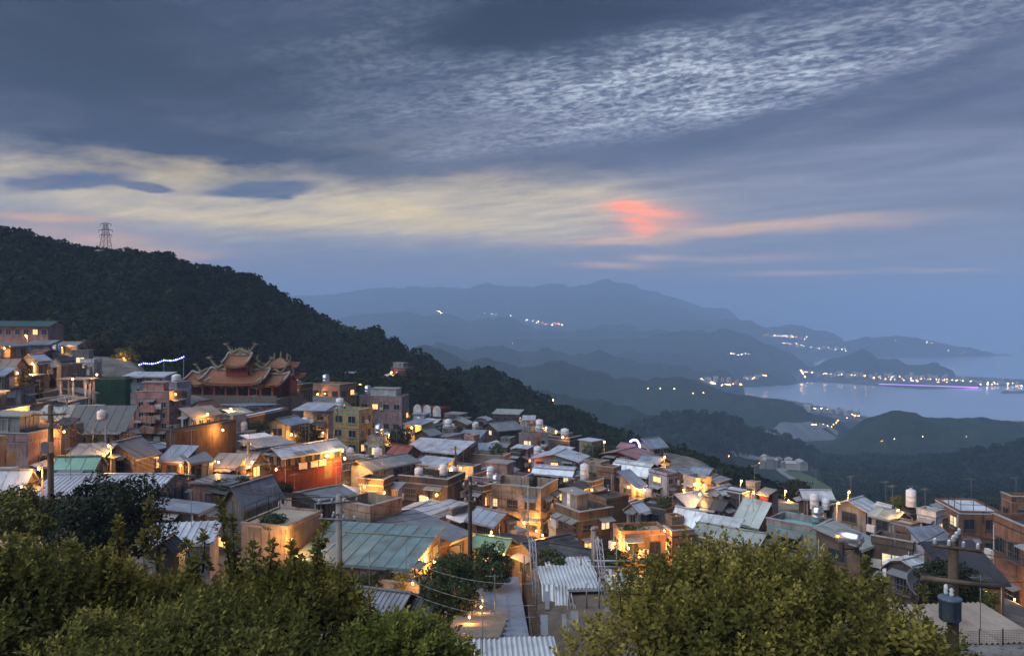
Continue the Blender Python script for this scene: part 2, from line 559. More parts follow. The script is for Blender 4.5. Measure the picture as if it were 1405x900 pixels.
H('shed', 'pale grey shed on the slope above the orange-red house', 473, 485, 491, 512, 522, .8, 'gv', 'pale', 'gr', rise=.5)
H('house', 'deep red house with white metal roof and yellow-lit end wall', 368, 388, 468, 624, 668, 2.6, 'gu', 'tan', 'wb', rise=.7, over=.5, wu=(6, 1), wv=(2, 1), wz=.72, lower=('red', .58))
H('house', 'white corner house with grey roof and open upper floor below the yellow house', 482, 512, 566, 641, 676, 1.4, 'gu', 'pale', 'gr', rise=.6, over=.7, wu=(5, 2), wv=(0, 0), rows=2, lit=.3)
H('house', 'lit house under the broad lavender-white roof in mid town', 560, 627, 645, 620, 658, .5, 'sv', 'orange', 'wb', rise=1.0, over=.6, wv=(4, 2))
H('house', 'small house with two white canopy roofs and brightly lit end wall', 570, 607, 622, 638, 664, .6, 'sv', 'cream', 'wb', rise=.5, wv=(2, 1))
H('house', 'long house with navy blue roof behind the broad lavender-white roof', 602, 644, 656, 615, 634, .5, 'sv', 'brown', 'dk', rise=.8)
H('house', 'dark garden terrace house with rooftop plants in mid town', 547, 614, 638, 668, 694, .7, 'F', 'dark', 'cn', ph=.6, plants=9, tanks=[(.3, .7, 'short white'), (.6, .3, 'white')])
H('shed', 'light blue shed wall beside a lit doorway left of the garden terrace', 530, 546, 552, 669, 700, .6, 'sv', 'pale', 'bl', rise=.3, wv=(0, 0), wu=(0, 0))
H('house', 'brown block house with dark flat roof left of the light blue shed', 492, 526, 540, 668, 690, .8, 'F', 'brown', 'cn')
# --- far edge of town, centre
H('house', 'house with pale green roof at the far edge of the town', 676, 712, 718, 568, 586, .7, 'sv', 'dark', 'mg', rise=.8)
H('house', 'house with white curved roof left of the pale green roof', 652, 668, 674, 576, 586, .8, 'au', 'grey', 'wb', rise=.6)
H('house', 'wide dark slate grey roofed house in front of the pale green roof', 662, 684, 716, 590, 602, .8, 'gu', 'dark', 'gr', rise=1.4, over=.5)
H('house', 'dark brown barn with pale olive gable roof right of the red guest house', 610, 640, 648, 582, 593, .8, 'gu', 'brown', 'mg', rise=1.2)
H('house', 'small pink and white house with awning below the olive gable barn', 637, 650, 658, 600, 610, .8, 'F', 'pink', 'cn', ph=.2)
H('house', 'blue-grey low roofed house behind the long tan wall house', 652, 672, 678, 617, 632, .8, 'sv', 'blue', 'bl', rise=.8)
H('house', 'tan house with grey roof and green creeper in mid town', 674, 694, 704, 613, 634, .8, 'gv', 'tan', 'gr', rise=.5)
H('house', 'house with white awning over dark opening right of the creeper house', 703, 722, 730, 616, 634, .8, 'sv', 'grey', 'wb', rise=.3)
H('house', 'mauve house with small parapet at the end of the red lantern alley', 712, 736, 742, 600, 622, .8, 'F', 'mauve', 'cn')
H('house', 'long low tan walled house in front of the creeper house', 646, 692, 700, 632, 652, .5, 'F', 'tan', 'cn', ph=.5, wv=(0, 0))
H('house', 'dark house left of the red lantern alley', 700, 714, 722, 622, 652, .9, 'F', 'dark', 'cn', ph=.3)
H('house', 'small flat house at the far town edge with lit awnings', 753, 776, 786, 599, 614, .8, 'F', 'grey', 'cn', ph=.3)
H('house', 'dark-walled house with pale terrace near the far edge, right of the lit awnings', 752, 782, 798, 606, 624, .8, 'F', 'dark', 'cn', tanks=[(.5, .5, 'short white')])
H('house', 'dull green gabled house with two blue-white metal roofs', 732, 790, 804, 632, 648, .7, 'gu', 'teal', 'wb', rise=1.0, over=.5, wv=(3, 1))
H('house', 'small house with blue-white sheet roof behind the dull green gabled house', 755, 774, 786, 622, 634, .8, 'sv', 'grey', 'wb', rise=.8)
H('house', 'tan house with long white curved metal roof in front of the dull green house', 732, 784, 792, 651, 676, .5, 'av', 'tan', 'wb', rise=.9, wv=(4, 1))
H('house', 'teal-topped narrow house at the right end of the long white curved roof', 788, 800, 808, 651, 672, .8, 'F', 'teal', 'gb', ph=.2)
H('house', 'tan brick block with dark roof terrace left of the white curved roof house', 800, 824, 836, 640, 676, .8, 'F', 'tan', 'cn', ph=.4)
H('house', 'brown brick house with arched niche and dark roof court below the pink roofs', 820, 842, 852, 650, 682, .8, 'F', 'brick', 'dk', ph=.6)
H('house', 'big dark red house with broad pink roof near the far edge', 828, 870, 892, 627, 652, .9, 'gu', 'red', 'pk', rise=.8, over=.5)
H('house', 'small pink-roofed attic house standing behind the broad pink roof', 848, 866, 876, 615, 624, .8, 'gv', 'red', 'pk', rise=.7)
H('house', 'cream house with slate blue gable roof at the far right edge of town', 874, 892, 911, 612, 630, .9, 'gu', 'cream', 'bl', rise=1.4, over=.6)
H('house', 'house with dull blue low roofs right of the broad pink roof', 876, 902, 918, 636, 652, .9, 'gv', 'dark', 'bl', rise=.9)
H('house', 'brown house with bright white curved roof in the right half of town', 843, 886, 900, 648, 682, .6, 'av', 'brown', 'lt', rise=1.3, over=.5)
H('shed', 'shed with steep slate blue canopy roof below the bright white curved roof', 850, 870, 884, 666, 684, .8, 'su', 'tan', 'bl', rise=1.6)
H('house', 'pale blue-white two-storey house with brown roof edge', 890, 915, 934, 654, 686, .7, 'F', 'lav', 'br', ph=.25, wv=(1, 2), wu=(2, 2), rows=2)
H('house', 'grey house with stacked lean-to roofs right of the pale blue-white house', 930, 946, 958, 655, 684, .8, 'su', 'brown', 'bl', rise=.8)
H('house', 'small lilac-roofed house at the town edge above the cream lit houses', 948, 972, 980, 649, 664, .8, 'gv', 'mauve', 'bl', rise=.6)
H('house', 'cream house front lit by lamps on the right of the town', 938, 956, 976, 664, 684, .9, 'F', 'cream', 'cn', wu=(2, 1), lit=.4)
H('house', 'pale pink house wall right of the lamp-lit cream house', 974, 986, 1000, 662, 680, .9, 'sv', 'pale', 'gr', rise=.4)
H('house', 'low house with white curved awning below the pale pink house', 972, 990, 1000, 676, 686, .8, 'au', 'pale', 'wb', rise=.5)
H('house', 'house with folded blue-white tarpaulin roof', 914, 944, 974, 694, 706, .9, 'gu', 'dark', 'wb', rise=1.1, over=.3)
H('house', 'house with long dark slate roof left of the black box house', 960, 990, 1004, 698, 708, .8, 'gv', 'dark', 'dk', rise=.8)
H('house', 'black box house with pale flat roof on the right of town', 988, 1018, 1032, 678, 696, .8, 'F', 'dark', 'wb', ph=.1)
H('house', 'small house with lit upper window near the green roofed block', 1024, 1036, 1043, 670, 692, .9, 'F', 'cream', 'cn', lit=.7)
H('house', 'maroon low house beside the dark bushes on the right', 1042, 1054, 1062, 678, 690, .9, 'sv', 'red', 'gr', rise=.4)
H('house', 'house with small bright white gable roof and dark timber front', 928, 957, 968, 717, 740, .7, 'gv', 'dark', 'lt', rise=1.2, over=.5)
H('house', 'house with broad white sheet roof in bands on the right', 958, 1006, 1016, 731, 752, .6, 'sv', 'red', 'lt', rise=.9)
H('house', 'brick house under a square green-grey roof slab', 1008, 1040, 1054, 720, 748, .7, 'sv', 'brick', 'mg', rise=2.0)
H('house', 'grey-green roofed house just above the top of the right hand tree', 952, 1040, 1056, 746, 770, .5, 'gv', 'pale', 'mg', rise=.7)
H('house', 'house with dark weedy roof garden left of the blue-white tarpaulin roof', 876, 914, 928, 700, 722, .8, 'F', 'dark', 'cn', ph=.3, plants=6)
H('house', 'small white-roofed hut beside the weedy roof garden', 860, 876, 888, 700, 714, .9, 'gu', 'pale', 'wb', rise=.7)
# --- centre
H('house', 'block with dark canopy and white tanks above the tan three-storey building', 643, 706, 731, 668, 690, .8, 'F', 'mauve', 'cn', ph=.5, tanks=[(.2, .6, 'white'), (.8, .8, 'short white')], pent=(.35, .3, .7, .75))
H('house', 'pale grey low house under a blue metal roof behind the dark canopy block', 652, 694, 710, 650, 664, .8, 'gu', 'grey', 'bl', rise=.8)
H('house', 'tan three-storey building with roof terrace and lamplit lower wall', 664, 742, 765, 684, 738, .75, 'F', 'tan', 'cn', ph=.9, rows=3, wv=(3, 2), wu=(2, 2), tanks=[(.55, .3, 'black'), (.2, .85, 'steel')])
H('house', 'dark brown low wall house left of the tan three-storey building', 644, 662, 674, 676, 700, .8, 'F', 'dark', 'cn')
H('house', 'dark house with slate roofs right behind the tan three-storey building', 760, 790, 806, 672, 700, .8, 'gu', 'dark', 'dk', rise=.8)
H('house', 'brown house with pillar tank tower behind the green floored terrace house', 782, 812, 828, 668, 700, .8, 'F', 'brown', 'cn', ph=.4, tanks=[(.3, .5, 'tall white')])
H('house', 'long shadowed brown house left of the lamplit orange terraces', 806, 832, 862, 690, 730, 1.0, 'F', 'brown', 'dk', ph=.3, wu=(0, 0))
H('house', 'dark brown house with green floored terrace and twin white tanks', 763, 795, 841, 716, 764, 1.0, 'F', 'brown', 'gn', ph=.7, wv=(3, 2), wu=(2, 2), pent=(.1, .25, .45, .9), pentc='conc', tanks=[(.3, .8, 'white'), (.2, .6, 'tall white')])
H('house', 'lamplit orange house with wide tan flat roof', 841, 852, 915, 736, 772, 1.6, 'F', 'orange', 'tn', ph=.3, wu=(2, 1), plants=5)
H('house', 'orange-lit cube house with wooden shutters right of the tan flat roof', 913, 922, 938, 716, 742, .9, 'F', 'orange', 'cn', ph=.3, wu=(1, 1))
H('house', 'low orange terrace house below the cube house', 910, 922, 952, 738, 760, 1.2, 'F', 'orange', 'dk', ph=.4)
H('house', 'little house with blue-grey sheet roof and lamplit front', 648, 678, 702, 716, 742, .9, 'gv', 'orange', 'bl', rise=.8, over=.5, wu=(2, 1))
H('house', 'house with weathered green roof behind the two round trees', 648, 690, 706, 755, 786, .8, 'gv', 'cream', 'gn', rise=.8, over=.3)
H('house', 'house with large black tiled double gable roof below the tan building', 700, 745, 800, 770, 782, .9, 'gu', 'dark', 'dk', rise=1.1, over=.4, tiles=True)
H('house', 'house with second black tiled gable roof beside the scaffold', 750, 800, 822, 774, 786, .9, 'gv', 'dark', 'dk', rise=.9, over=.4, tiles=True)
# --- left front
H('shed', 'hip-roofed grey barn behind the big blue-white metal roof', 140, 184, 211, 624, 644, .8, 'gu', 'tan', 'gr', rise=1.4, over=.4, wu=(0, 0))
H('shed', 'shed roofed with green tarpaulins by the left utility pole', 76, 128, 142, 640, 654, .6, 'gv', 'tan', 'gn', rise=.8)
H('shed', 'low grey sheet roof beneath the starry street lamp', 96, 142, 156, 624, 640, .6, 'sv', 'dark', 'gr', rise=.7)
H('building', 'plain grey building cut by the left edge of the picture', -20, -4, 9, 606, 660, .9, 'F', 'tan', 'gn', ph=.2)
H('shed', 'dark low shed with sloping roofs at the left edge by the lamp post', -10, 30, 50, 668, 684, .8, 'gv', 'brown', 'bl', rise=1.2)
H('shed', 'shed with blue roof by the small lamp right of the big metal roof', 222, 252, 268, 630, 652, .8, 'sv', 'orange', 'bl', rise=1.0)
H('house', 'dark open-fronted house right of the blue roofed shed', 252, 262, 290, 634, 656, 1.2, 'su', 'dark', 'gr', rise=.5)
H('house', 'stone house with tan roof and lit veranda', 288, 322, 336, 640, 662, .7, 'sv', 'brown', 'tn', rise=.9, wv=(3, 1))
H('house', 'grey-roofed house with brightly lit front behind the yellow bush', 322, 344, 360, 634, 656, .9, 'gv', 'orange', 'gr', rise=.9, over=.4, lit=.3)
H('warehouse', 'wide warehouse with big blue-white metal roof on the left', 45, 208, 257, 677, 712, .7, 'gv', 'grey', 'wb', rise=.9, over=.35, wv=(0, 0), wu=(2, 1))
H('shed', 'lean-to with blue-grey roof right of the big blue-white metal roof', 190, 270, 292, 703, 716, .5, 'su', 'dark', 'bl', rise=.5)
H('house', 'house with lavender-white concrete roof slab in the left foreground', 196, 288, 300, 742, 770, .7, 'sv', 'lav', 'wb', rise=.5, wv=(0, 0), wu=(0, 0))
H('shed', 'small dark gable roof half hidden by the left foreground trees', 214, 238, 248, 752, 764, .9, 'gu', 'dark', 'dk', rise=.6)
H('house', 'long gable house with dark grey roof and vertical board wall', 309, 333, 381, 689, 716, 2.4, 'gu', 'conc', 'gr', rise=1.4, over=.35, wu=(0, 0), wv=(0, 0), boards=True)
H('house', 'flat-roofed house with broad tan terrace and railing', 331, 394, 442, 727, 756, 1.2, 'F', 'tan', 'tn', ph=.12, wv=(0, 0), wu=(0, 0), rail=True)
H('house', 'low wide grey sheet roof behind the terrace railing', 400, 436, 484, 686, 700, .9, 'gu', 'dark', 'gr', rise=.5)
H('yard', 'roofless concrete yard with low tan walls behind the green-blue warehouse', 462, 508, 550, 716, 740, .9, 'F', 'tan', 'cn', ph=1.0, wv=(0, 0), wu=(0, 0))
H('shed', 'pale patchwork sheet roof between concrete yard and garden terrace', 544, 588, 612, 706, 722, .9, 'gu', 'grey', 'lt', rise=.5)
H('warehouse', 'second warehouse with seamed grey metal roof behind the green-blue one', 522, 600, 645, 748, 772, .7, 'su', 'dark', 'gr', rise=1.2, over=.25, wv=(0, 0), wu=(1, 1))
H('warehouse', 'big warehouse with green-blue bent metal roof and orange-lit gable', 405, 561, 604, 778, 812, .75, 'kv', 'tan', 'gb', rise=1.0, over=.25, wv=(0, 0), wu=(4, 2))
H('house', 'lamplit narrow extension at the gable of the green-blue warehouse', 590, 604, 618, 752, 790, .8, 'F', 'orange', 'cn', ph=.2)
H('house', 'house with small grey roof under the patio below the warehouse', 478, 545, 572, 838, 862, .8, 'gv', 'brown', 'gr', rise=.7)
H('house', 'dark-roofed house with peach end wall left of the round trees', 545, 584, 610, 846, 872, .9, 'gv', 'pink', 'dk', rise=.8, wu=(0, 0))
H('patio', 'lamplit tan patio slab with potted shrubs below the warehouse', 520, 575, 590, 808, 822, .6, 'F', 'tan', 'tn', ph=.15, wv=(0, 0), wu=(0, 0))
# --- right
H('house', 'turquoise floored terrace house above the right hand tree', 1052, 1120, 1142, 736, 758, .8, 'F', 'conc', 'ct', ph=.6, tanks=[(.7, .2, 'steel')])
H('house', 'house with two sloping brown gable walls and balcony tanks', 1096, 1104, 1142, 682, 722, 1.3, 'gu', 'brown', 'lt', rise=.7, wu=(3, 1), tanks=[(.3, -.25, 'tall white'), (.7, -.25, 'white')])
H('house', 'house with broad lavender metal roof beside the lit road', 1144, 1188, 1204, 700, 722, .7, 'gu', 'grey', 'wb', rise=.9, over=.4)
H('house', 'small white-roofed house right of the broad lavender roof', 1200, 1216, 1228, 700, 714, .9, 'gv', 'white', 'lt', rise=.5)
H('house', 'grey-green roofed low house behind the brown box house', 1196, 1228, 1246, 712, 730, .8, 'gv', 'conc', 'mg', rise=.7)
H('house', 'house with sloped walkway roof and horizontal silver tank', 1120, 1180, 1206, 752, 774, .8, 'su', 'brown', 'mg', rise=1.0)
H('house', 'dark brown flat roofed house with red-brown fascia on the right', 1196, 1252, 1262, 756, 782, .7, 'F', 'brown', 'dk', ph=.5)
H('house', 'brown box house with pale lid roof on the right', 1222, 1250, 1262, 724, 744, .8, 'F', 'brick', 'mg', ph=.15)
H('tower', 'dark stair tower with white water tank left of the brick building', 1238, 1250, 1262, 706, 734, .9, 'F', 'dark', 'cn', ph=.2, tanks=[(.5, .5, 'tall white')])
H('house', 'white flat house between dark stair tower and brick building', 1258, 1284, 1296, 712, 732, .9, 'F', 'white', 'cn')
H('shed', 'white curved canopy below the dark brown flat roof', 1216, 1262, 1280, 788, 800, .6, 'au', 'dark', 'lt', rise=.9)
H('house', 'house with lavender sheet roof left of the brick building', 1250, 1290, 1330, 766, 780, .9, 'su', 'lav', 'bl', rise=1.8)
H('house', 'house with wide dark slate roofs below the brick building', 1268, 1310, 1378, 800, 822, 1.2, 'su', 'dark', 'dk', rise=2.2)
H('house', 'three-storey brick building with white railed roof terrace on the right', 1283, 1317, 1374, 705, 768, .75, 'F', 'brick', 'wb', ph=.15, rows=2, wu=(2, 2), wv=(2, 2), rail=True)
H('house', 'brick house with corrugated screen behind the brick building', 1374, 1388, 1420, 690, 730, 1.2, 'F', 'brick', 'cn', ph=.5)
H('house', 'close brick house with awninged windows cut by the right edge', 1365, 1564, 1700, 804, 961, 1.6, 'F', 'brick', 'dk', ph=.5, d=49, rows=2, wu=(2, 2), wv=(8, 2), wsz=(1.5, 1.25), acs=True, thdeg=0, Lv=15.0, ref='close awninged brick house at the right edge')
H('shed', 'shed with yellow-lit corrugated roof at the bottom right', 1270, 1284, 1430, 884, 905, 2.0, 'su', 'tan', 'tn', rise=.15, over=.1, d=34, thdeg=4, Lv=4.0, corr=True, wu=(0, 0))
H('house', 'house with slate blue slab roof beside the stairs in the foreground', 640, 650, 724, 921, 940, .9, 'sU', 'tan', 'bl', rise=1.4, over=.1, d=37, thdeg=2, Lv=13.0, slabs=True, wu=(2, 1), wv=(0, 0))
H('shed', 'shed with white corrugated roof at the bottom centre', 618, 622, 772, 941, 960, 1.0, 'su', 'grey', 'lt', rise=.1, over=.1, d=31.5, thdeg=3, Lv=4.2, corr=True, wu=(0, 0), wv=(0, 0))
H('shed', 'open shed with pale green-white corrugated roof in the scaffold yard', 744, 748, 824, 807, 838, 1.0, 'su', 'O', 'lt', rise=.1, over=.15, d=45, thdeg=4, Lv=3.4, corr=True)
H('shed', 'second long white corrugated roof behind the pale green-white shed', 748, 752, 812, 780, 800, 1.0, 'su', 'O', 'lt', rise=.06, over=.1, d=51, thdeg=4, Lv=2.0, corr=True)


def solve(b):
    d = b.get('d') or town_depth(b['xB'], b['yE'])
    if 'rise' in b and 'd' not in b: b['rise'] *= .72
    if 'over' not in b: b['over'] = .25
    x, y, z = at(b['xB'], b['yE'], d)
    phi = math.atan((b['xB'] - CX) / F)
    if 'thdeg' in b:
        th = math.radians(90 - b['thdeg']) if b['thdeg'] > 45 else math.radians(b['thdeg'])
        th = math.radians(b['thdeg'])
    else:
        ratio = max(b['xB'] - b['xL'], 1) / max(b['xR'] - b['xB'], 1) * b['asp']
        th = math.atan(ratio) - phi
    u, v = (math.cos(th), math.sin(th)), (-math.sin(th), math.cos(th))

    def length(e, px):
        k_ = (px - CX) / F
        den = e[0] - k_ * e[1]
        t = (k_ * y - x) / den if abs(den) > 1e-4 else 5.0
        return t if 0.5 < t < 60 else 5.0
    lu, lv = length(u, b['xR']), length(v, b['xL'])
    if 'Lv' in b: lv = b['Lv']
    if 'Lu' in b: lu = b['Lu']
    b['h'] = max(2.2, (b['yB'] - b['yE']) / F * d)
    b.update(x=x, y=y, ze=z, th=th, u=u, v=v, lu=lu, lv=lv, dist=d)


for b in TOWN:
    solve(b)
if 0:
    for b in TOWN: print(b['label'][:40], round(b['dist']), round(b['lu'], 1), round(b['lv'], 1), round(b['h'], 1), round(math.degrees(b['th'])))


# ---- the closely packed lesser houses between them
ANCH = [(215, 575, 'pink four-storey house'), (475, 590, 'yellow three-storey house'), (525, 570, 'pink ribbed building'), (450, 548, 'orange-red house'), (320, 540, 'temple'),
        (700, 705, 'tan three-storey building'), (800, 730, 'green floored terrace house'), (870, 642, 'bright white curved roof'), (860, 624, 'broad pink roof'), (908, 668, 'pale blue-white house'),
        (875, 735, 'wide tan flat roof'), (946, 708, 'bright white gable roof'), (590, 612, 'broad lavender-white roof'), (420, 640, 'deep red house'), (525, 650, 'white corner house'),
        (690, 582, 'wide slate roof'), (592, 568, 'red guest house'), (768, 625, 'dull green gabled house'), (760, 655, 'long white curved roof'), (1172, 697, 'broad lavender metal roof'),
        (1090, 730, 'turquoise floored terrace'), (1120, 692, 'house with sloping brown gables'), (1330, 725, 'brick building'), (150, 660, 'big blue-white metal roof'),
        (50, 495, 'white pointed roof'), (45, 452, 'school building'), (690, 662, 'dark canopy block'), (600, 672, 'dark garden terrace house'), (726, 640, 'red lantern alley'),
        (672, 640, 'long low tan wall'), (958, 668, 'lamp-lit cream house'), (1012, 686, 'black box house'), (944, 688, 'blue-white tarpaulin roof'), (342, 640, 'yellow bush'),
        (305, 648, 'stone house'), (1030, 708, 'square green-grey roof slab'), (360, 585, 'brown stone wall'), (500, 705, 'roofless concrete yard'), (160, 535, 'green clad building'),
        (135, 600, 'long old dark-roofed house'), (345, 680, 'long dark gable house'), (578, 725, 'second warehouse'), (820, 660, 'arched niche brick house'), (760, 765, 'black tiled gables')]
AREA = [(0, 470), (85, 478), (140, 505), (185, 525), (250, 545), (420, 560), (440, 545), (500, 552), (560, 565), (700, 578), (760, 600), (860, 628), (900, 632), (950, 655), (1020, 672), (1060, 690), (1150, 705), (1250, 722), (1275, 745),
        (1270, 790), (1230, 780), (1000, 752), (840, 748), (720, 745), (650, 722), (600, 700), (440, 700), (300, 715), (280, 690), (0, 690)]


def inside(px, py, poly):
    r = False
    for i in range(len(poly)):
        (x0, y0), (x1, y1) = poly[i], poly[i - 1]
        if (y0 > py) != (y1 > py) and px < (x1 - x0) * (py - y0) / (y1 - y0) + x0: r = not r
    return r


def rect(b, grow=0.0):
    return [(b['x'] + b['u'][0] * i + b['v'][0] * j, b['y'] + b['u'][1] * i + b['v'][1] * j) for i, j in
            ((-grow, -grow), (b['lu'] + grow, -grow), (b['lu'] + grow, b['lv'] + grow), (-grow, b['lv'] + grow))]


def overlap(A, B):
    for P in (A, B):
        for i in range(4):
            ex, ey = P[i][0] - P[i - 1][0], P[i][1] - P[i - 1][1]
            a = [p[0] * -ey + p[1] * ex for p in A]
            c = [p[0] * -ey + p[1] * ex for p in B]
            if max(a) < min(c) or max(c) < min(a): return False
    return True


RESERVED = [rect(dict(x=at(250, 540, 132)[0], y=130.0, u=(1, 0), v=(0, 1), lu=21.0, lv=26.0))]
RECTS = [rect(b, .2) for b in TOWN]
FILLN = 0
_used = set()
_rw = {'wb': 'pale blue-white', 'gr': 'slate grey', 'dk': 'blackish', 'bl': 'dull blue', 'br': 'brown', 'lt': 'whitish', 'mg': 'grey-green', 'cn': 'flat concrete', 'tn': 'tan', 'pk': 'pinkish'}
_ww = {'tan': 'tan', 'grey': 'grey', 'brown': 'brown', 'white': 'white', 'mauve': 'mauve', 'dark': 'dark', 'cream': 'cream', 'pale': 'pale', 'brick': 'brick', 'conc': 'concrete', 'teal': 'teal'}
for trial in range(22000):
    if FILLN >= 250: break
    px, py = RND.uniform(0, 1280), RND.uniform(470, 790)
    if not inside(px, py, AREA): continue
    d = town_depth(px, py)
    x, y, z = at(px, py, d)
    near = min(TOWN[:130], key=lambda b: (b['x'] - x) ** 2 + (b['y'] - y) ** 2)
    th = near['th'] + RND.uniform(-.12, .12)
    big = RND.random()
    lu, lv = (RND.uniform(3.8, 6.5), RND.uniform(3.8, 6.2)) if trial < 6000 else (RND.uniform(1.9, 3.8), RND.uniform(1.9, 3.6))
    u, v = (math.cos(th), math.sin(th)), (-math.sin(th), math.cos(th))
    nb = dict(x=x, y=y, u=u, v=v, lu=lu, lv=lv)
    rc_ = rect(nb, .15)
    if any(overlap(rc_, q) for q in RECTS) or any(overlap(rc_, q) for q in RESERVED): continue
    roof = RND.choice(['F', 'F', 'F', 'F', 'F', 'F', 'gu', 'gv', 'su', 'sv', 'sU', 'sV'])
    rf = RND.choice(['cn', 'cn', 'dk', 'tn']) if roof == 'F' else RND.choice(['wb', 'gr', 'gr', 'dk', 'dk', 'bl', 'br', 'dk', 'mg', 'gr', 'lt'])
    wall = RND.choice(['tan', 'grey', 'white', 'white', 'mauve', 'pale', 'cream', 'pale', 'brick', 'conc', 'grey', 'mauve'])
    a = min(ANCH, key=lambda q: (q[0] - px) ** 2 + 2.0 * (q[1] - py) ** 2)
    ddx, ddy = px - a[0], (py - a[1]) * 1.6
    if abs(ddx) > 1.6 * abs(ddy): rel = 'to the left of' if ddx < 0 else 'to the right of'
    elif abs(ddy) > 1.6 * abs(ddx): rel = 'behind' if ddy < 0 else 'in front of'
    else: rel = ('behind and ' if ddy < 0 else 'in front and ') + ('left of' if ddx < 0 else 'right of')
    ft = ' flat-roofed' if roof == 'F' else {'g': ' gabled', 's': ' lean-to', 'a': ' curved-roof'}[roof[0]]
    small = 'small ' if lu * lv < 18 else ''
    lab = small + _ww[wall] + ft + ' house' + (' with ' + _rw[rf] + ' roof ' if roof != 'F' else ' ') + rel + ' the ' + a[2]
    for _t in range(8):
        if lab not in _used and len(lab.split()) <= 16: break
        wall = RND.choice(list(_ww))
        rf = RND.choice(['cn', 'dk', 'tn']) if roof == 'F' else RND.choice(list(_rw))
        lab = small + _ww[wall] + ft + ' house' + (' with ' + _rw[rf] + ' roof ' if roof != 'F' else ' ') + rel + ' the ' + a[2]
    if lab in _used or len(lab.split()) > 16: continue
    if px < 300 and py > 640: continue
    if 395 < px < 620 and py > 690: continue
    h = RND.uniform(2.9, 4.2) if trial >= 7000 else RND.uniform(3.4, 6.5)
    ze = z - RND.uniform(.2, 3.6)
    rise_ = RND.uniform(.25, .7)
    # keep clear of the faces of the buildings behind
    zs = ze + (0.9 if roof == 'F' else rise_)
    cs = [(CX + F * p[0] / p[1], HY + F * (CZ - zs) / p[1]) for p in rect(nb)]
    a0, a1, b0 = min(c[0] for c in cs), max(c[0] for c in cs), min(c[1] for c in cs)
    b1 = HY + F * (CZ - ze + h) / d
    bad = False
    for o_ in TOWN:
        if o_.get('fill') or o_['dist'] < d: continue
        ox = min(a1, o_['xR']) - max(a0, o_['xL'])
        oy = min(b1, o_['yB']) - max(b0, o_['yE'] - 3)
        lim = .08 if any(w_ in o_['label'] for w_ in ('pink', 'yellow three', 'orange-red', 'green netting', 'deep red house', 'white corner', 'tan three', 'green floored', 'brick building')) else .25
        if ox > 0 and oy > 0 and ox * oy > lim * max(1, (o_['xR'] - o_['xL']) * (o_['yB'] - o_['yE'] + 3)): bad = True; break
    if bad: continue
    _used.add(lab)
    tk = []
    if roof == 'F' and RND.random() < .6: tk = [(RND.uniform(.2, .8), RND.uniform(.3, .8), RND.choice(['steel', 'white', 'tall white', 'short white', 'white']))]
    TOWN.append(dict(name='house', label=lab, xL=px, xB=px, xR=px, yE=py, yB=py, roof=roof, wall=wall, rf=rf, h=h, x=x, y=y, ze=ze, th=th, u=u, v=v, lu=lu, lv=lv, dist=d,
                     rise=rise_, over=RND.uniform(.15, .45), ph=RND.uniform(.2, .8), tanks=tk, ref=lab, fill=True))
    if roof == 'F' and RND.random() < .5 and lu > 3:
        fx0, fy0 = RND.uniform(.02, .3), RND.uniform(.25, .4)
        TOWN[-1].update(pent=(fx0, fy0, fx0 + RND.uniform(.4, .65), .98), pentc=RND.choice(['tan', 'grey', 'white', 'mauve', 'pale', 'cream', 'conc', 'brown']), penth=RND.uniform(2.0, 3.1))
    RECTS.append(rect(TOWN[-1], .2))
    FILLN += 1

# ground heights known from the feet of the buildings
CP = []
for b in TOWN:
    zb = b['ze'] - b['h']
    for i, j in ((0, 0), (1, 0), (0, 1), (1, 1), (.5, .5)):
        CP.append((1.0 if b['yE'] > 532 or b['xB'] < 420 else 0.0, b['x'] + b['u'][0] * b['lu'] * i + b['v'][0] * b['lv'] * j,
                   b['y'] + b['u'][1] * b['lu'] * i + b['v'][1] * b['lv'] * j, zb - .1 - 0.02 * j * b['lv']))
CP += [(1.0, xx, yy, CZ + zz) for xx, yy, zz in ((-14, 4, -3.2), (0, 4, -3.2), (14, 4, -3.2), (-12, 12, -9), (0, 12, -9), (12, 12, -9), (-14, 20, -14.0), (-5, 20, -14.0),
       (6, 20, -14.0), (14, 20, -13.5), (-16, 28, -17.5), (-6, 28, -18), (4, 30, -19), (14, 30, -18), (20, 32, -18),
       (-30, 40, -17), (-24, 34, -17), (26, 44, -19), (30, 40, -18), (22, 56, -22), (10, 50, -22), (9, 42, -20))]
CP = np.array(CP)


# ------------------------------------------------------------------ terrain: one sheet from the camera's feet to the far mountains
def ridge(pts, slope, back=0.5, rough=0.06):
    p = np.array(pts, float)
    return dict(px=p[:, 0], py=p[:, 1], d=p[:, 2], s=slope, b=back, r=rough)


def same(d, pts, end=60):
    """crest at one distance, ends dropping off"""
    pts = [(a, b_, d) for a, b_ in pts]
    return [(pts[0][0] - 3 * end, pts[0][1] + 500, d), (pts[0][0] - end, pts[0][1] + end * .8, d)] + pts + [(pts[-1][0] + end, pts[-1][1] + end * .8, d), (pts[-1][0] + 3 * end, pts[-1][1] + 500, d)]


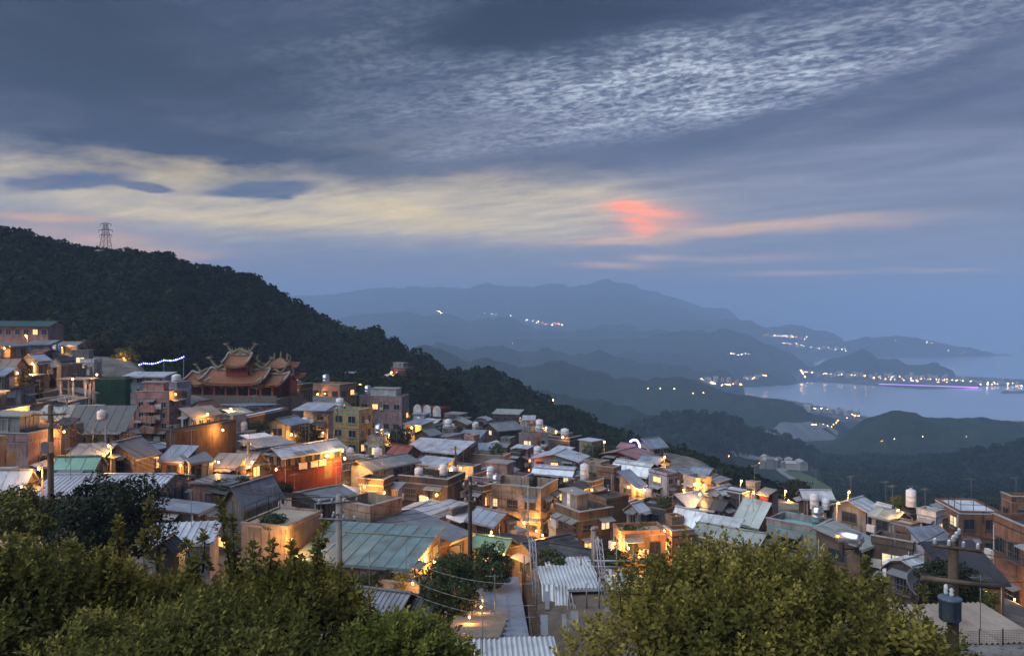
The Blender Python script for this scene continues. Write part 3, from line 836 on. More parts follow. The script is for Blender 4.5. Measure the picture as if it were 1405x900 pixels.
RIDGES = [
    ridge([(a_, b_, d_ * .70) for a_, b_, d_ in [(-900, 330, 420), (-300, 305, 400), (-100, 310, 410), (0, 320, 420), (60, 335, 425), (100, 348, 430), (145, 353, 435), (200, 354, 440), (235, 356, 440), (270, 372, 445),
           (320, 378, 450), (350, 386, 455), (380, 405, 460), (410, 425, 465), (440, 437, 470), (480, 455, 475), (500, 463, 480), (515, 459, 485), (535, 468, 490),
           (560, 485, 500), (590, 500, 505), (620, 515, 510), (640, 512, 515), (665, 511, 520), (690, 520, 520), (720, 535, 520), (750, 552, 510), (770, 557, 500),
           (800, 575, 480), (830, 592, 460), (870, 606, 430), (910, 618, 400), (960, 632, 370), (1010, 650, 340), (1060, 672, 300), (1120, 705, 270), (1200, 760, 250)]], .46, .45, .03),
    ridge(same(950, [(820, 600), (860, 590), (880, 579), (920, 570), (962, 564), (1000, 574), (1037, 587), (1089, 603), (1125, 618), (1150, 640)]), .30),
    ridge(same(1650, [(860, 556), (900, 549), (947, 545), (990, 542), (1030, 540), (1074, 547), (1097, 556), (1141, 571), (1158, 580)], 40), .35),
    ridge([(1100, 640, 1250), (1142, 604, 1250), (1170, 585, 1250), (1194, 572, 1250), (1220, 563, 1250), (1254, 564, 1250), (1276, 570, 1260), (1328, 576, 1260), (1347, 573, 1260),
           (1405, 577, 1260), (1600, 560, 1260), (2600, 540, 1200)], .33),
    ridge([(1120, 700, 760), (1160, 676, 760), (1200, 655, 760), (1240, 644, 760), (1290, 628, 760), (1340, 620, 760), (1405, 606, 760), (1600, 590, 760), (2600, 570, 700)], .33),
    ridge(same(7400, [(300, 420), (398, 408), (470, 401), (528, 397), (600, 396), (640, 393), (665, 388), (695, 393), (769, 389), (780, 393), (810, 390), (835, 386), (861, 391), (885, 397), (905, 403), (935, 412), (970, 420), (1000, 427)]), .25, .4, .03),
    ridge(same(6500, [(300, 440), (443, 431), (554, 427), (650, 424), (735, 420), (800, 412), (850, 408), (895, 416), (930, 424), (965, 431)]), .25, .4, .04),
    ridge(same(4900, [(400, 445), (480, 433), (554, 429), (580, 435), (617, 430), (650, 437), (700, 434), (735, 449), (780, 453), (817, 450), (854, 445), (900, 457), (940, 462)]), .3),
    ridge(same(5900, [(870, 446), (891, 441), (947, 436), (970, 440), (1030, 439), (1056, 446), (1104, 446), (1127, 450), (1150, 458)], 30), .3),
    ridge(same(3950, [(460, 472), (500, 464), (528, 461), (573, 464), (598, 456), (620, 464), (661, 468), (713, 463), (769, 464), (824, 468), (880, 463), (930, 455), (992, 453), (1030, 458), (1067, 475), (1100, 494)], 30), .3),
    ridge(same(3350, [(700, 490), (760, 482), (830, 487), (880, 483), (973, 488), (1040, 498), (1085, 514)], 20), .3),
    ridge(same(1800, [(500, 498), (558, 485), (580, 474), (610, 482), (640, 492), (661, 488), (713, 502), (769, 494), (806, 506), (843, 518), (890, 520), (929, 516), (962, 521), (984, 533)], 30), .3),
    ridge(same(2300, [(600, 500), (660, 504), (700, 499), (730, 509), (765, 505), (800, 517), (850, 527), (900, 531), (945, 537)], 30), .3),
    ridge(same(2750, [(600, 470), (640, 476), (680, 473), (715, 482), (745, 477), (790, 486), (820, 483), (860, 494), (905, 499), (960, 506), (1000, 513)], 20), .3),
    ridge(same(4450, [(560, 446), (590, 443), (640, 451), (690, 448), (740, 456), (800, 452), (850, 457), (900, 452), (930, 456), (965, 449)], 30), .3),
    ridge(same(1450, [(650, 528), (700, 536), (735, 533), (770, 540), (810, 546), (850, 556), (880, 562)], 30), .32),
    ridge(same(1150, [(560, 520), (640, 530), (720, 528), (790, 545), (850, 556), (900, 570), (950, 580)]), .3),
    ridge(same(5300, [(1100, 480), (1123, 473), (1164, 465), (1200, 462), (1228, 460), (1254, 460), (1276, 465), (1313, 477), (1340, 482), (1380, 486.4)], 10), .35),
    ridge(same(3650, [(1085, 510), (1110, 500), (1142, 490), (1165, 483), (1183, 478), (1195, 483), (1205, 490), (1228, 491), (1246, 499), (1265, 496), (1280, 493), (1295, 498), (1313, 509), (1334, 515)], 10), .45),
]
LAND = [  # land at sea level, as outlines in photo pixels of the sea plane
    [(-900, 433), (900, 433), (1020, 440), (1130, 456), (1172, 460), (1150, 463), (1100, 469), (1075, 476), (1110, 477), (1200, 480), (1300, 483), (1345, 485.5), (1392, 487.5), (1340, 489),
     (1290, 490.5), (1200, 490), (1130, 493), (1115, 499), (1130, 508), (1200, 512), (1330, 518), (1405, 522), (1500, 522), (1500, 530), (1405, 529), (1345, 530), (1330, 533), (1260, 534), (1195, 529), (1150, 526), (1110, 524), (1085, 528),
     (1050, 530), (990, 532), (975, 540), (1000, 543), (1040, 545), (1075, 548), (1110, 555), (1150, 564), (1185, 572), (1250, 577), (1405, 582), (2600, 590), (2600, 2000), (-900, 2000)],
    [(1372, 537), (1450, 536), (1450, 539), (1372, 539.5)],
]


def in_poly(px, py, poly):
    r = np.zeros(px.shape, bool)
    n = len(poly)
    for i in range(n):
        (x0, y0), (x1, y1) = poly[i], poly[(i + 1) % n]
        if y0 == y1: continue
        c = ((y0 > py) != (y1 > py)) & (px < (x1 - x0) * (py - y0) / (y1 - y0) + x0)
        r ^= c
    return r


def height(x, y, detail=True):
    """ground height; also how far the town ground counts (0..1)"""
    r = np.sqrt(x * x + y * y)
    yy = np.maximum(y, 1e-3)
    px = CX + F * np.clip(x / yy, -3, 3)
    ryy = yy
    pys = HY + F * CZ / ryy
    land = np.zeros(x.shape, bool)
    for p in LAND: land |= in_poly(px, pys, p)
    base = np.interp(ryy, [0, 40, 120, 200, 300, 500, 700, 1000, 1200, 1500, 1800, 2200, 2600], [262, 258, 244, 232, 215, 180, 150, 118, 98, 55, 20, 6, 4])
    base = np.where(ryy > 2100, np.where(land, 4.0 + 3 * fbm(x / 300, y / 300, 3), -8.0), base + 3.0 * fbm(x / 120, y / 120, 3))
    z = base
    for q in RIDGES:
        D = np.interp(px, q['px'], q['d'])
        Z = CZ - (np.interp(px, q['px'], q['py']) - HY) / F * D
        t = D - ryy
        gul = 1.0 + (0.9 if q['s'] < .4 else .3) * fbm(x / (D * .16) + 3.1, y / (D * .30), 4) * sstep(np.abs(t), 0, D * .12)
        zz = np.where(t > 0, Z - q['s'] * t * gul * (0.55 + 0.45 * sstep(t, 0, D * .15)), Z + q['b'] * t)
        if detail:
            zz = zz + fbm(x / (D * .034), y / (D * .034), 5, .6) * D * .0085
        z = np.maximum(z, zz) if detail else np.maximum(z, zz)
    z = np.where((~land) & (ryy > 2100) & (ryy < 5600), -8.0, z)
    conf = np.zeros(x.shape)
    near = (ryy < 330) & (r < 400) & (ryy > -30)
    if near.any():
        xn, yn = x[near], y[near]
        sw = np.zeros(xn.shape); sz = np.zeros(xn.shape); st = np.zeros(xn.shape)
        sig = 2.0 + 0.022 * np.maximum(yn, 0)
        for cw_, cx_, cy_, cz_ in CP:
            w = np.exp(-((xn - cx_) ** 2 + (yn - cy_) ** 2) / (2 * sig * sig))
            sw += w; sz += w * cz_; st += w * cw_
        c = sw / (sw + 0.25)
        zt = sz / np.maximum(sw, 1e-12)
        zt = np.where(sw > 1e-9, zt, -1e3) - (1 - c) ** 2 * 25 + (0.12 * fbm(xn / 2.5, yn / 2.5, 3) if detail else 0)
        zn = z[near]
        cc = np.zeros(xn.shape)
        win = zt > zn
        ct = st / (st + 0.25)
        cc[win] = np.clip(ct[win] * 2.4 - 1.2, 0, 1)
        z = z.copy()
        z[near] = np.maximum(zn, zt)
        conf[near] = cc
    return z, conf


def ground_z(x, y):
    z, _ = height(np.array([float(x)]), np.array([float(y)]), True)
    return float(z[0])


def ground_hit(px, py, r0=60.0, r1=9000.0):
    """first point of the terrain on the ray through a pixel, starting r0 metres out"""
    d = np.geomspace(r0, r1, 900)
    x = (px - CX) / F * d
    z, _ = height(x, d, True)
    ray = CZ - (py - HY) / F * d
    i = np.argmax(np.maximum(z, 0.0) >= ray)
    if not (np.maximum(z, 0.0) >= ray).any(): i = len(d) - 1
    return (float(x[i]), float(d[i]), float(max(z[i], 0.0)))


NA, NRR = 500, 540
ang = np.concatenate([np.linspace(-75, -38, 30, endpoint=False), np.linspace(-38, 38, NA - 60, endpoint=False), np.linspace(38, 75, 30)])
ang = np.radians(ang)
rr = np.concatenate([np.linspace(1.0, 300, 200, endpoint=False), np.geomspace(300, 1300, 150, endpoint=False), np.geomspace(1300, 9000, NRR - 350)])
AA, RR = np.meshgrid(ang, rr)
GX, GY = np.tan(np.clip(AA, -1.3, 1.3)) * RR, RR          # rows at constant depth
GZ, GC = height(GX, GY)
# close the sheet behind the camera so it also covers what a side step would show
GZ[0] = CZ - 1.9
idx = np.arange(NA * NRR).reshape(NRR, NA)
quads = np.stack([idx[:-1, :-1], idx[:-1, 1:], idx[1:, 1:], idx[1:, :-1]], -1).reshape(-1, 4)


def terrain_mat():
    m = bpy.data.materials.new('terrain')
    m.use_nodes = True
    t = m.node_tree
    V.tree = t
    b = t.nodes['Principled BSDF']
    b.inputs['Roughness'].default_value = 0.95
    b.inputs['Specular IOR Level'].default_value = 0.1
    tcn = t.nodes.new('ShaderNodeTexCoord')
    P = V(tcn.outputs['Object'])
    an = t.nodes.new('ShaderNodeAttribute'); an.attribute_name = 'town'
    town = V(an.outputs['Fac'])
    am = t.nodes.new('ShaderNodeAttribute'); am.attribute_name = 'flat'
    flat = V(am.outputs['Fac'])
    n1, n2, n3 = noise(P, .05, 6, .65), noise(P, .012, 4, .6), noise(P, .3, 4, .7)
    forest = mixc((.006, .014, .007), (.018, .034, .014), smooth(n1, .35, .68))
    forest = mixc(forest, (.028, .034, .016), smooth(n2, .55, .75) * .5)
    ground = mixc((.10, .095, .09), (.22, .205, .19), smooth(n3, .35, .7))
    ground = mixc(ground, (.03, .045, .02), smooth(n1, .55, .62) * .6)
    flatc = mixc((.03, .045, .03), (.16, .16, .165), smooth(noise(P, .02, 5, .7), .5, .6))
    c = mixc(forest, flatc, flat)
    c = mixc(c, ground, smooth(town, .1, .5))
    t.links.new(c.s, b.inputs['Base Color'])
    bp = t.nodes.new('ShaderNodeBump')
    bp.inputs['Strength'].default_value = .8
    bp.inputs['Distance'].default_value = 2.0
    t.links.new((noise(P, .12, 5, .7) * (1.0 - town)).s, bp.inputs['Height'])
    t.links.new(bp.outputs[0], b.inputs['Normal'])
    return m


flatm = ((GZ < 9) & (GZ > 0)).astype(float)
me = fast_mesh('hills', np.stack([GX, GY, GZ], -1).reshape(-1, 3), quads, terrain_mat(),
               {'town': ('POINT', GC.ravel()), 'flat': ('POINT', flatm.ravel())})
tag(link(bpy.data.objects.new('hills', me)), kind='structure')

# ------------------------------------------------------------------ sea
def sea_mat():
    m = bpy.data.materials.new('sea_water')
    m.use_nodes = True
    t = m.node_tree
    V.tree = t
    b = t.nodes['Principled BSDF']
    b.inputs['Base Color'].default_value = (.34, .42, .55, 1)
    b.inputs['Roughness'].default_value = .16
    b.inputs['IOR'].default_value = 1.33
    b.inputs['Specular IOR Level'].default_value = .9
    tcn = t.nodes.new('ShaderNodeTexCoord')
    P = V(tcn.outputs['Object'])
    bp = t.nodes.new('ShaderNodeBump')
    bp.inputs['Strength'].default_value = .12
    bp.inputs['Distance'].default_value = 1.0
    t.links.new((noise(P, .05, 5, .6) + noise(P, .004, 3, .5)).s, bp.inputs['Height'])
    t.links.new(bp.outputs[0], b.inputs['Normal'])
    return m


sb = MB()
sb.add([(-9000, 1500, 0), (12000, 1500, 0), (12000, 30000, 0), (-9000, 30000, 0)], [(0, 1, 2, 3)])
tag(sb.build('sea', sea_mat()), kind='structure')

# ------------------------------------------------------------------ haze
hm = bpy.data.materials.new('haze_air')
hm.use_nodes = True
ht = hm.node_tree
for n in list(ht.nodes): ht.nodes.remove(n)
pv = ht.nodes.new('ShaderNodeVolumePrincipled')
pv.inputs['Color'].default_value = (.50, .68, .97, 1)
pv.inputs['Density'].default_value = 2.5e-4
pv.inputs['Anisotropy'].default_value = 0.0
ho = ht.nodes.new('ShaderNodeOutputMaterial')
ht.links.new(pv.outputs[0], ho.inputs['Volume'])
hb = MB().box(-12500, -60, -12, 12500, 31000, 580)
tag(hb.build('haze', hm), kind='stuff')

# ------------------------------------------------------------------ woods on the slopes round the town: one leafy mass
def crown_template(seed, n=46):
    q = np.random.RandomState(seed)
    th = q.rand(n) * 2 * np.pi
    w = q.rand(n) ** .6
    rad = .35 + .65 * np.sqrt(1 - (w * .98) ** 2) * (0.7 + .5 * q.rand(n))
    c = np.stack([np.cos(th) * rad * .62, np.sin(th) * rad * .62, w * .95], 1)
    nrm = c / np.linalg.norm(c, axis=1, keepdims=True) + q.randn(n, 3) * .45
    nrm /= np.linalg.norm(nrm, axis=1, keepdims=True)
    a = np.cross(nrm, q.randn(n, 3)); a /= np.linalg.norm(a, axis=1, keepdims=True)
    bq = np.cross(nrm, a)
    s1, s2 = (.10 + .13 * q.rand(n))[:, None], (.09 + .10 * q.rand(n))[:, None]
    v = np.stack([c - a * s1 - bq * s2 * .4, c + a * s1 * .3 - bq * s2, c + a * s1 + bq * s2 * .5, c - a * s1 * .4 + bq * s2], 1)
    return v.reshape(-1, 3)


TPL = [crown_template(s) for s in (1, 2, 3, 4, 5)]


def wood_cover():
    n = 38000
    d = 150 * (950 / 150) ** (NR.rand(n) ** .8)
    px = NR.rand(n) * 1640 - 120
    x = (px - CX) / F * d
    z, conf = height(x, d)
    ok = conf < .2
    # keep trees the camera can see (not far below what stands in front)
    for f in (.93, .86, .75, .6):
        zf, _ = height(x * f, d * f, False)
        ok &= (z + 9 - CZ) / d > (zf - CZ) / (d * f) - .004
    # no trees on the road, the river bed and the meadow
    py = HY + (CZ - z) / d * F
    ok &= ~in_poly(px, py, [(1000, 625), (1060, 628), (1085, 645), (1120, 640), (1150, 680), (1130, 690), (1040, 668), (1010, 640)])
    x, d, z = x[ok], d[ok], z[ok]
    n = len(x)
    vs, fs, tint = [], [], []
    size = (1.9 + 2.2 * NR.rand(n)) * (0.75 + d / 600.0)
    b0 = 0
    rot = NR.rand(n) * 6.28
    kind = NR.randint(0, 5, n)
    for k_ in range(5):
        m_ = kind == k_
        c, s = np.cos(rot[m_])[:, None], np.sin(rot[m_])[:, None]
        T = TPL[k_]
        V0 = np.stack([T[None, :, 0] * c - T[None, :, 1] * s, T[None, :, 0] * s + T[None, :, 1] * c, np.repeat(T[None, :, 2] * 1.0, m_.sum(), 0)], -1)
        V0 = V0 * size[m_][:, None, None] + np.stack([x[m_], d[m_], z[m_] - size[m_] * .25], -1)[:, None, :]
        vs.append(V0.reshape(-1, 3))
        tint.append(np.repeat(np.clip(NR.rand(m_.sum()) * .7 + fbm(x[m_] / 40, d[m_] / 40, 3) * .4 + .15, 0, 1), len(T) // 4))
    vs = np.concatenate(vs)
    fs = np.arange(len(vs)).reshape(-1, 4)
    m_ = mat('wood_leaves', (.03, .04, .02), .9, .5, .4, attr='tint', attr_cols=[(0.0, (.004, .012, .006)), (.55, (.011, .027, .012)), (1.0, (.030, .054, .020))], spec=.02)
    me_ = fast_mesh('hillside_wood', vs, fs, m_, {'tint': ('FACE', np.concatenate(tint))}, smooth_=False)
    tag(link(bpy.data.objects.new('hillside_wood', me_)), 'dark wood covering the slopes round the hillside town', 'wood', kind='stuff')
    return n


wood_cover()

# ------------------------------------------------------------------ shared small meshes
M_FRAME = mat('window_frame', (.30, .30, .31), .5, .2)
M_FRAMED = mat('window_frame_dark', (.09, .08, .075), .5, .2)
M_PANE = mat('window_pane', (.025, .032, .045), .08, .3, spec=.6)
M_LIT = mat('lit_pane', (.5, .35, .15), .4, .3, emit=(1.0, .50, .15, .75))
M_LITW = mat('lit_pane_pale', (.5, .45, .35), .4, .3, emit=(1.0, .74, .42, .42))
M_STEEL = mat('stainless_steel', (.62, .63, .66), .25, .15, metal=.85)
M_WHITE = mat('white_plastic', (.68, .69, .72), .45, .25, obj_var=.15)
M_BLACK = mat('black_plastic', (.02, .02, .024), .4, .3)
M_GREYM = mat('grey_metal', (.22, .23, .25), .45, .3, metal=.5)
M_DARKM = mat('dark_metal', (.045, .042, .04), .6, .3, metal=.3)
M_WOOD = mat('weathered_wood', (.16, .115, .08), .85, .5, 2.0, .4)
M_CONC = mat('pole_concrete', (.30, .27, .24), .9, .35, 2.0, .3)
M_BULB = mat('lamp_glow', (1, .7, .35), .5, emit=(1.0, .50, .10, 4.0))
M_AC = mat('air_conditioner_casing', (.60, .58, .53), .6, .2, obj_var=.1)
M_PIPE = mat('drain_pipe_plastic', (.38, .37, .36), .6, .3)
M_AWN = mat('awning_sheet', (.24, .25, .27), .5, .35, obj_var=.5)
M_GREEN = mat('plant_leaves', (.05, .08, .025), .8, .5, 3.0, attr='tint', attr_cols=[(0, (.018, .030, .010)), (.6, (.050, .075, .022)), (1, (.11, .13, .035))])
M_TILE = mat('dark_roof_tile', (.062, .067, .078), .6, .4, 2.0, obj_var=.4, bump=.3, bscale=20)
WINM, SHEETM = {}, {}


def window_mesh(w, h, dark):
    key = (round(w, 2), round(h, 2), dark)
    if key not in WINM:
        fr = MB()
        t, p = .07, .06
        fr.box(-w / 2, -p, -h / 2, -w / 2 + t, .02, h / 2).box(w / 2 - t, -p, -h / 2, w / 2, .02, h / 2)
        fr.box(-w / 2 + t, -p, h / 2 - t, w / 2 - t, .02, h / 2).box(-w / 2 + t, -p, -h / 2, w / 2 - t, .02, -h / 2 + t)
        fr.box(-.025, -p + .01, -h / 2 + t, .025, .02, h / 2 - t)
        fr.box(-w / 2 - .06, -.12, -h / 2 - .07, w / 2 + .06, .02, -h / 2 - .005)
        pn = MB().box(-w / 2 + t, -.022, -h / 2 + t, w / 2 - t, .015, h / 2 - t)
        WINM[key] = (fr.mesh('window', M_FRAMED if dark else M_FRAME), {m.name: pn.mesh('pane', m) for m in (M_PANE, M_LIT, M_LITW)})
    return WINM[key]


def cage_mesh(w, h):
    key = ('cage', w, h)
    if key not in WINM:
        c = MB()
        o = .38
        for zz in (-h / 2 - .1, 0, h / 2 + .1):
            c.box(-w / 2 - .1, -o, zz - .015, w / 2 + .1, -o + .03, zz + .015)
        for s in (-1, 1):
            for zz in (-h / 2 - .1, h / 2 + .1): c.box(s * (w / 2 + .085) - .015, -o + .03, zz - .015, s * (w / 2 + .085) + .015, .02, zz + .015)
        n = max(3, int(w / .18))
        for i in range(n + 1):
            x = -w / 2 - .1 + (w + .2) * i / n
            c.box(x - .01, -o - .012, -h / 2 - .1, x + .01, -o + .002, h / 2 + .1)
        c.box(-w / 2 - .1, -o, -h / 2 - .14, w / 2 + .1, .02, -h / 2 - .118)
        WINM[key] = c.mesh('window_cage', M_GREYM)
    return WINM[key]


def awning_mesh(w, d=.7):
    key = ('awn', round(w, 1))
    if key not in WINM:
        WINM[key] = MB().prism([(-w / 2, 0, 0), (-w / 2, -d, -.22), (-w / 2, -d, -.26), (-w / 2, 0, -.04)], 0, (w, 0, 0)).mesh('awning', M_AWN)
    return WINM[key]


AC_ME = None


def ac_mesh():
    global AC_ME
    if AC_ME is None:
        m_ = MB().box(-.42, -.34, -.30, .42, -.02, .30).box(-.40, -.02, -.34, -.34, .3 - .3, -.28).box(.34, -.34, -.36, .40, 0, -.302)
        m_.tube((-.1, -.35, 0), (-.1, -.338, 0), .22, n=10)
        AC_ME = m_.mesh('air_conditioner', M_AC)
    return AC_ME


def sheet_mesh(w, L, kind, m):
    """one roofing sheet: x across 0..w, y up the slope 0..L; ribbed, flat seamed or tiled"""
    key = (round(w, 3), round(L, 2), kind, m.name)
    if key in SHEETM: return SHEETM[key]
    b = MB()
    if kind == 'tile':
        n = max(2, int(L / .45))
        for i in range(n):
            y0, y1 = L * i / n, L * (i + 1) / n + .03
            b.prism([(0, y0, .035), (w, y0, .035), (w, y1, .004), (0, y1, .004)], 0, (0, 0, .02))
    else:
        if kind == 'wave':
            n = max(2, int(round(w / .24))) * 4
            prof = [(w * i / n, .045 * math.sin(2 * math.pi * i / 4.0)) for i in range(n + 1)]
        elif kind == 'rib':
            n = max(1, int(round(w / .33)))
            prof = []
            for i in range(n):
                x0 = w * i / n
                q = w / n
                prof += [(x0, 0), (x0 + q * .62, 0), (x0 + q * .70, .045), (x0 + q * .90, .045)]
            prof.append((w, 0))
        else:
            prof = [(0, 0), (w, 0)]
        vs, fs = [], []
        k_ = len(prof)
        for y in (0, L):
            vs += [(x, y, z) for x, z in prof]
            vs += [(x, y, z - .02) for x, z in prof]
        for i in range(k_ - 1):
            fs.append((i, i + 1, 2 * k_ + i + 1, 2 * k_ + i))
            fs.append((k_ + i + 1, k_ + i, 3 * k_ + i, 3 * k_ + i + 1))
            fs.append((i + 1, i, k_ + i, k_ + i + 1))
            fs.append((2 * k_ + i, 2 * k_ + i + 1, 3 * k_ + i + 1, 3 * k_ + i))
        fs.append((0, 2 * k_, 3 * k_, k_))
        fs.append((k_ - 1, 2 * k_ - 1, 4 * k_ - 1, 3 * k_ - 1))
        b.add(vs, fs)
        if kind == 'seam':
            b.box(0, 0, .001, .03, L, .032)
    me_ = b.mesh('roof_sheet' if kind != 'tile' else 'roof_tile_row', m)
    SHEETM[key] = me_
    return me_


from mathutils import Matrix, Vector


def sheet_plane(parent, o, a, bvec, kind, m, width):
    """a slope covered with single sheets: corner o, eave vector a, up-slope vector b (local to parent)"""
    o, a, bvec = Vector(o), Vector(a), Vector(bvec)
    La, Lb = a.length, bvec.length
    n = max(1, int(round(La / width)))
    w = La / n
    ex, ey = a.normalized(), bvec.normalized()
    ez = ex.cross(ey)
    me_ = sheet_mesh(w, Lb, kind, m)
    nm = me_.name.split('.')[0]
    for i in range(n):
        ob = bpy.data.objects.new(nm, me_)
        p = o + ex * (w * i) + ez * (.012 + .008 * RND.random()) + ey * RND.uniform(-.03, .03)
        ob.matrix_basis = Matrix(((ex.x, ey.x, ez.x, p.x), (ex.y, ey.y, ez.y, p.y), (ex.z, ey.z, ez.z, p.z), (0, 0, 0, 1)))
        link(ob, parent)


PROFILES = {'gu': [(0, 0), (.5, 1), (1, 0)], 'su': [(0, 0), (1, 1)], 'sU': [(0, 1), (1, 0)], 'au': [(0, 0), (.2, .62), (.5, 1), (.8, .62), (1, 0)], 'ku': [(0, 0), (.72, .78), (1, 1)]}
for k_ in list(PROFILES): PROFILES[k_[0] + ('v' if k_[1] == 'u' else 'V')] = PROFILES[k_]


# ------------------------------------------------------------------ plants
def leaf_mass(c, r, n, size, seed, flat=.8):
    q = np.random.RandomState(seed)
    d = q.randn(n, 3); d /= np.linalg.norm(d, axis=1, keepdims=True)
    lump = 1 + .28 * np.sin(d[:, 0] * 5 + seed) * np.sin(d[:, 1] * 6 + 1) + .15 * np.sin(d[:, 2] * 9 + seed)
    rad = r * lump * (.55 + .45 * q.rand(n) ** .4)
    p = d * rad[:, None] * np.array([1, 1, flat]) + np.array(c)
    nr = d + q.randn(n, 3) * .6
    nr /= np.linalg.norm(nr, axis=1, keepdims=True)
    a = np.cross(nr, q.randn(n, 3)); a /= np.linalg.norm(a, axis=1, keepdims=True)
    b_ = np.cross(nr, a)
    s = size * (.7 + .6 * q.rand(n))[:, None]
    v = np.stack([p - a * s, p - b_ * s * .45 + nr * s * .12, p + a * s, p + b_ * s * .45 + nr * s * .12], 1).reshape(-1, 3)
    return v, np.clip(q.rand(n) * .8 + .2 * lump - .1, 0, 1)


def bush(name, label, cat, loc, r, n, size, group=None, m=None, flat=.8, trunk=True, seed=None):
    seed = seed if seed is not None else RND.randint(1, 9999)
    root = empty(name, loc, RND.random() * 6)
    tag(root, label, cat, group)
    zc = r * flat * .9 if not trunk else r * flat * .9 + r * .5
    v, t = leaf_mass((0, 0, zc), r, n, size, seed, flat)
    me_ = fast_mesh('crown', v, np.arange(len(v)).reshape(-1, 4), m or M_GREEN, {'tint': ('FACE', t)}, smooth_=False)
    put('crown', me_, root)
    st = MB()
    top = zc
    st.tube((0, 0, -.6), (0, 0, top * .6), r * .09, r * .06, 7)
    for i in range(4):
        a = i * 1.6 + seed
        st.tube((0, 0, top * .55), (math.cos(a) * r * .5, math.sin(a) * r * .5, top + r * .2), r * .045, r * .015, 5)
    st.build('trunk', M_WOOD, root)
    return root


# ------------------------------------------------------------------ water tanks
def tank(kind, loc, label, s=1.0):
    nm = {'steel': 'water_tank', 'white': 'water_tank', 'tall white': 'water_tank', 'short white': 'water_tank', 'black': 'water_tank'}[kind]
    root = empty(nm, loc, RND.random() * 3)
    tag(root, label, 'water tank', 'water tanks on the roofs of the town')
    r, h = {'steel': (.62, 1.5), 'white': (.55, 1.3), 'tall white': (.6, 1.9), 'short white': (.6, .9), 'black': (.6, 1.2)}[kind]
    r, h = r * s, h * s
    m_ = M_STEEL if kind == 'steel' else M_BLACK if kind == 'black' else M_WHITE
    b = MB().lathe([(r, .45), (r * 1.03, .5), (r, .5 + h * .33), (r * 1.03, .52 + h * .33), (r, .54 + h * .33), (r, .5 + h * .66), (r * 1.03, .52 + h * .66),
                    (r, .54 + h * .66), (r, .45 + h), (r * .8, .55 + h), (r * .3, .62 + h)], 12)
    b.build('tank_body', m_, root)
    MB().lathe([(r * .26, .622 + h), (r * .26, .70 + h)], 8).build('lid', m_, root)
    st = MB()
    for i in range(4):
        a = math.pi / 4 + i * math.pi / 2
        st.tube((math.cos(a) * r * .8, math.sin(a) * r * .8, -.1), (math.cos(a) * r * .8, math.sin(a) * r * .8, .45), .035, n=4)
    st.box(-r * .75, -r * .75, .38, r * .75, r * .75, .448)
    st.build('stand', M_DARKM, root)
    return root


# ------------------------------------------------------------------ buildings
def short(ref, n):
    w = ref.split()[:n]
    while w and w[-1].lower() in ('the', 'and', 'of', 'with', 'a', 'in', 'on', 'by', 'to', 'at', 'under', 'behind', 'left', 'right', 'below', 'above', 'front', 'small', 'broad', 'long', 'wide', 'dark', 'white', 'pale', 'just', 'big'): w.pop()
    return ' '.join(w)


def facade(root, b, face, L, h, cols, rows, z0=0.0):
    """windows, awnings and boxes on one visible face; face 'u' is the plane y=0, 'v' the plane x=0"""
    if cols <= 0 or rows <= 0 or L < 1.2: return
    fh = h / rows
    ww, wh = b.get('wsz', (min(1.5, L / cols * .55), min(1.35, fh * .5)))
    ww = min(ww, L / cols * .8)
    if wh < .5: return
    dark = sum(W.get(b['wall'], (.3, .3, .3))) < .9
    fr, panes = window_mesh(round(ww * 4) / 4 or .5, round(wh * 4) / 4 or .5, dark)
    rot = (0, 0, 0) if face == 'u' else (0, 0, -math.pi / 2)
    pos = lambda s, z, out=0.0: (s, -out, z) if face == 'u' else (-out, s, z)
    for j in range(rows):
        for i in range(cols):
            s = L * (i + .5) / cols + RND.uniform(-.12, .12)
            z = z0 + fh * (j + b.get('wz', .56))
            o = put('window', fr, root, pos(s, z), rot)
            q = RND.random()
            lit = b.get('lit', .05)
            pm = M_LIT if q < lit else M_LITW if q < lit * 1.4 else M_PANE
            put('pane', panes[pm.name], o)
            if RND.random() < .3 and b['dist'] < 95:
                put('window_cage', cage_mesh(round(ww * 4) / 4 or .5, round(wh * 4) / 4 or .5), root, pos(s, z), rot)
            if RND.random() < .4 and b['dist'] < 130:
                put('awning', awning_mesh(ww + .4), root, pos(s, z + wh / 2 + .32, .0), rot)
            if RND.random() < (.7 if b.get('acs') else .3):
                put('air_conditioner', ac_mesh(), root, pos(s + ww * .75, z - wh * .35 - (.6 if b.get('acs') else 0)), rot)
    if b['dist'] < 140 and RND.random() < .7:
        s = .25 if RND.random() < .5 else L - .25
        MB().tube(pos(s, z0, .06), pos(s, z0 + h * .97, .06), .045, n=5).build('drain_pipe', M_PIPE, root)


def door_part(root, b, face, L):
    d = MB()
    w = .95
    s = L * RND.uniform(.15, .8)
    if face == 'u': d.box(s, -.05, 0, s + w, .02, 2.05)
    else: d.box(-.05, s, 0, .02, s + w, 2.05)
    d.build('door', M_WOOD if RND.random() < .5 else M_GREYM, root)


def railing(parent, pts, h, m=None, step=1.1, z=0.0):
    b = MB()
    for (x0, y0), (x1, y1) in zip(pts[:-1], pts[1:]):
        L = math.hypot(x1 - x0, y1 - y0)
        n = max(1, int(L / step))
        for i in range(n + 1):
            f = i / n
            b.tube((x0 + (x1 - x0) * f, y0 + (y1 - y0) * f, z), (x0 + (x1 - x0) * f, y0 + (y1 - y0) * f, z + h), .03, n=4)
        for hh in (h, h * .55):
            b.tube((x0, y0, z + hh), (x1, y1, z + hh), .025, n=4)
    return b.build('railing', m or M_DARKM, parent)


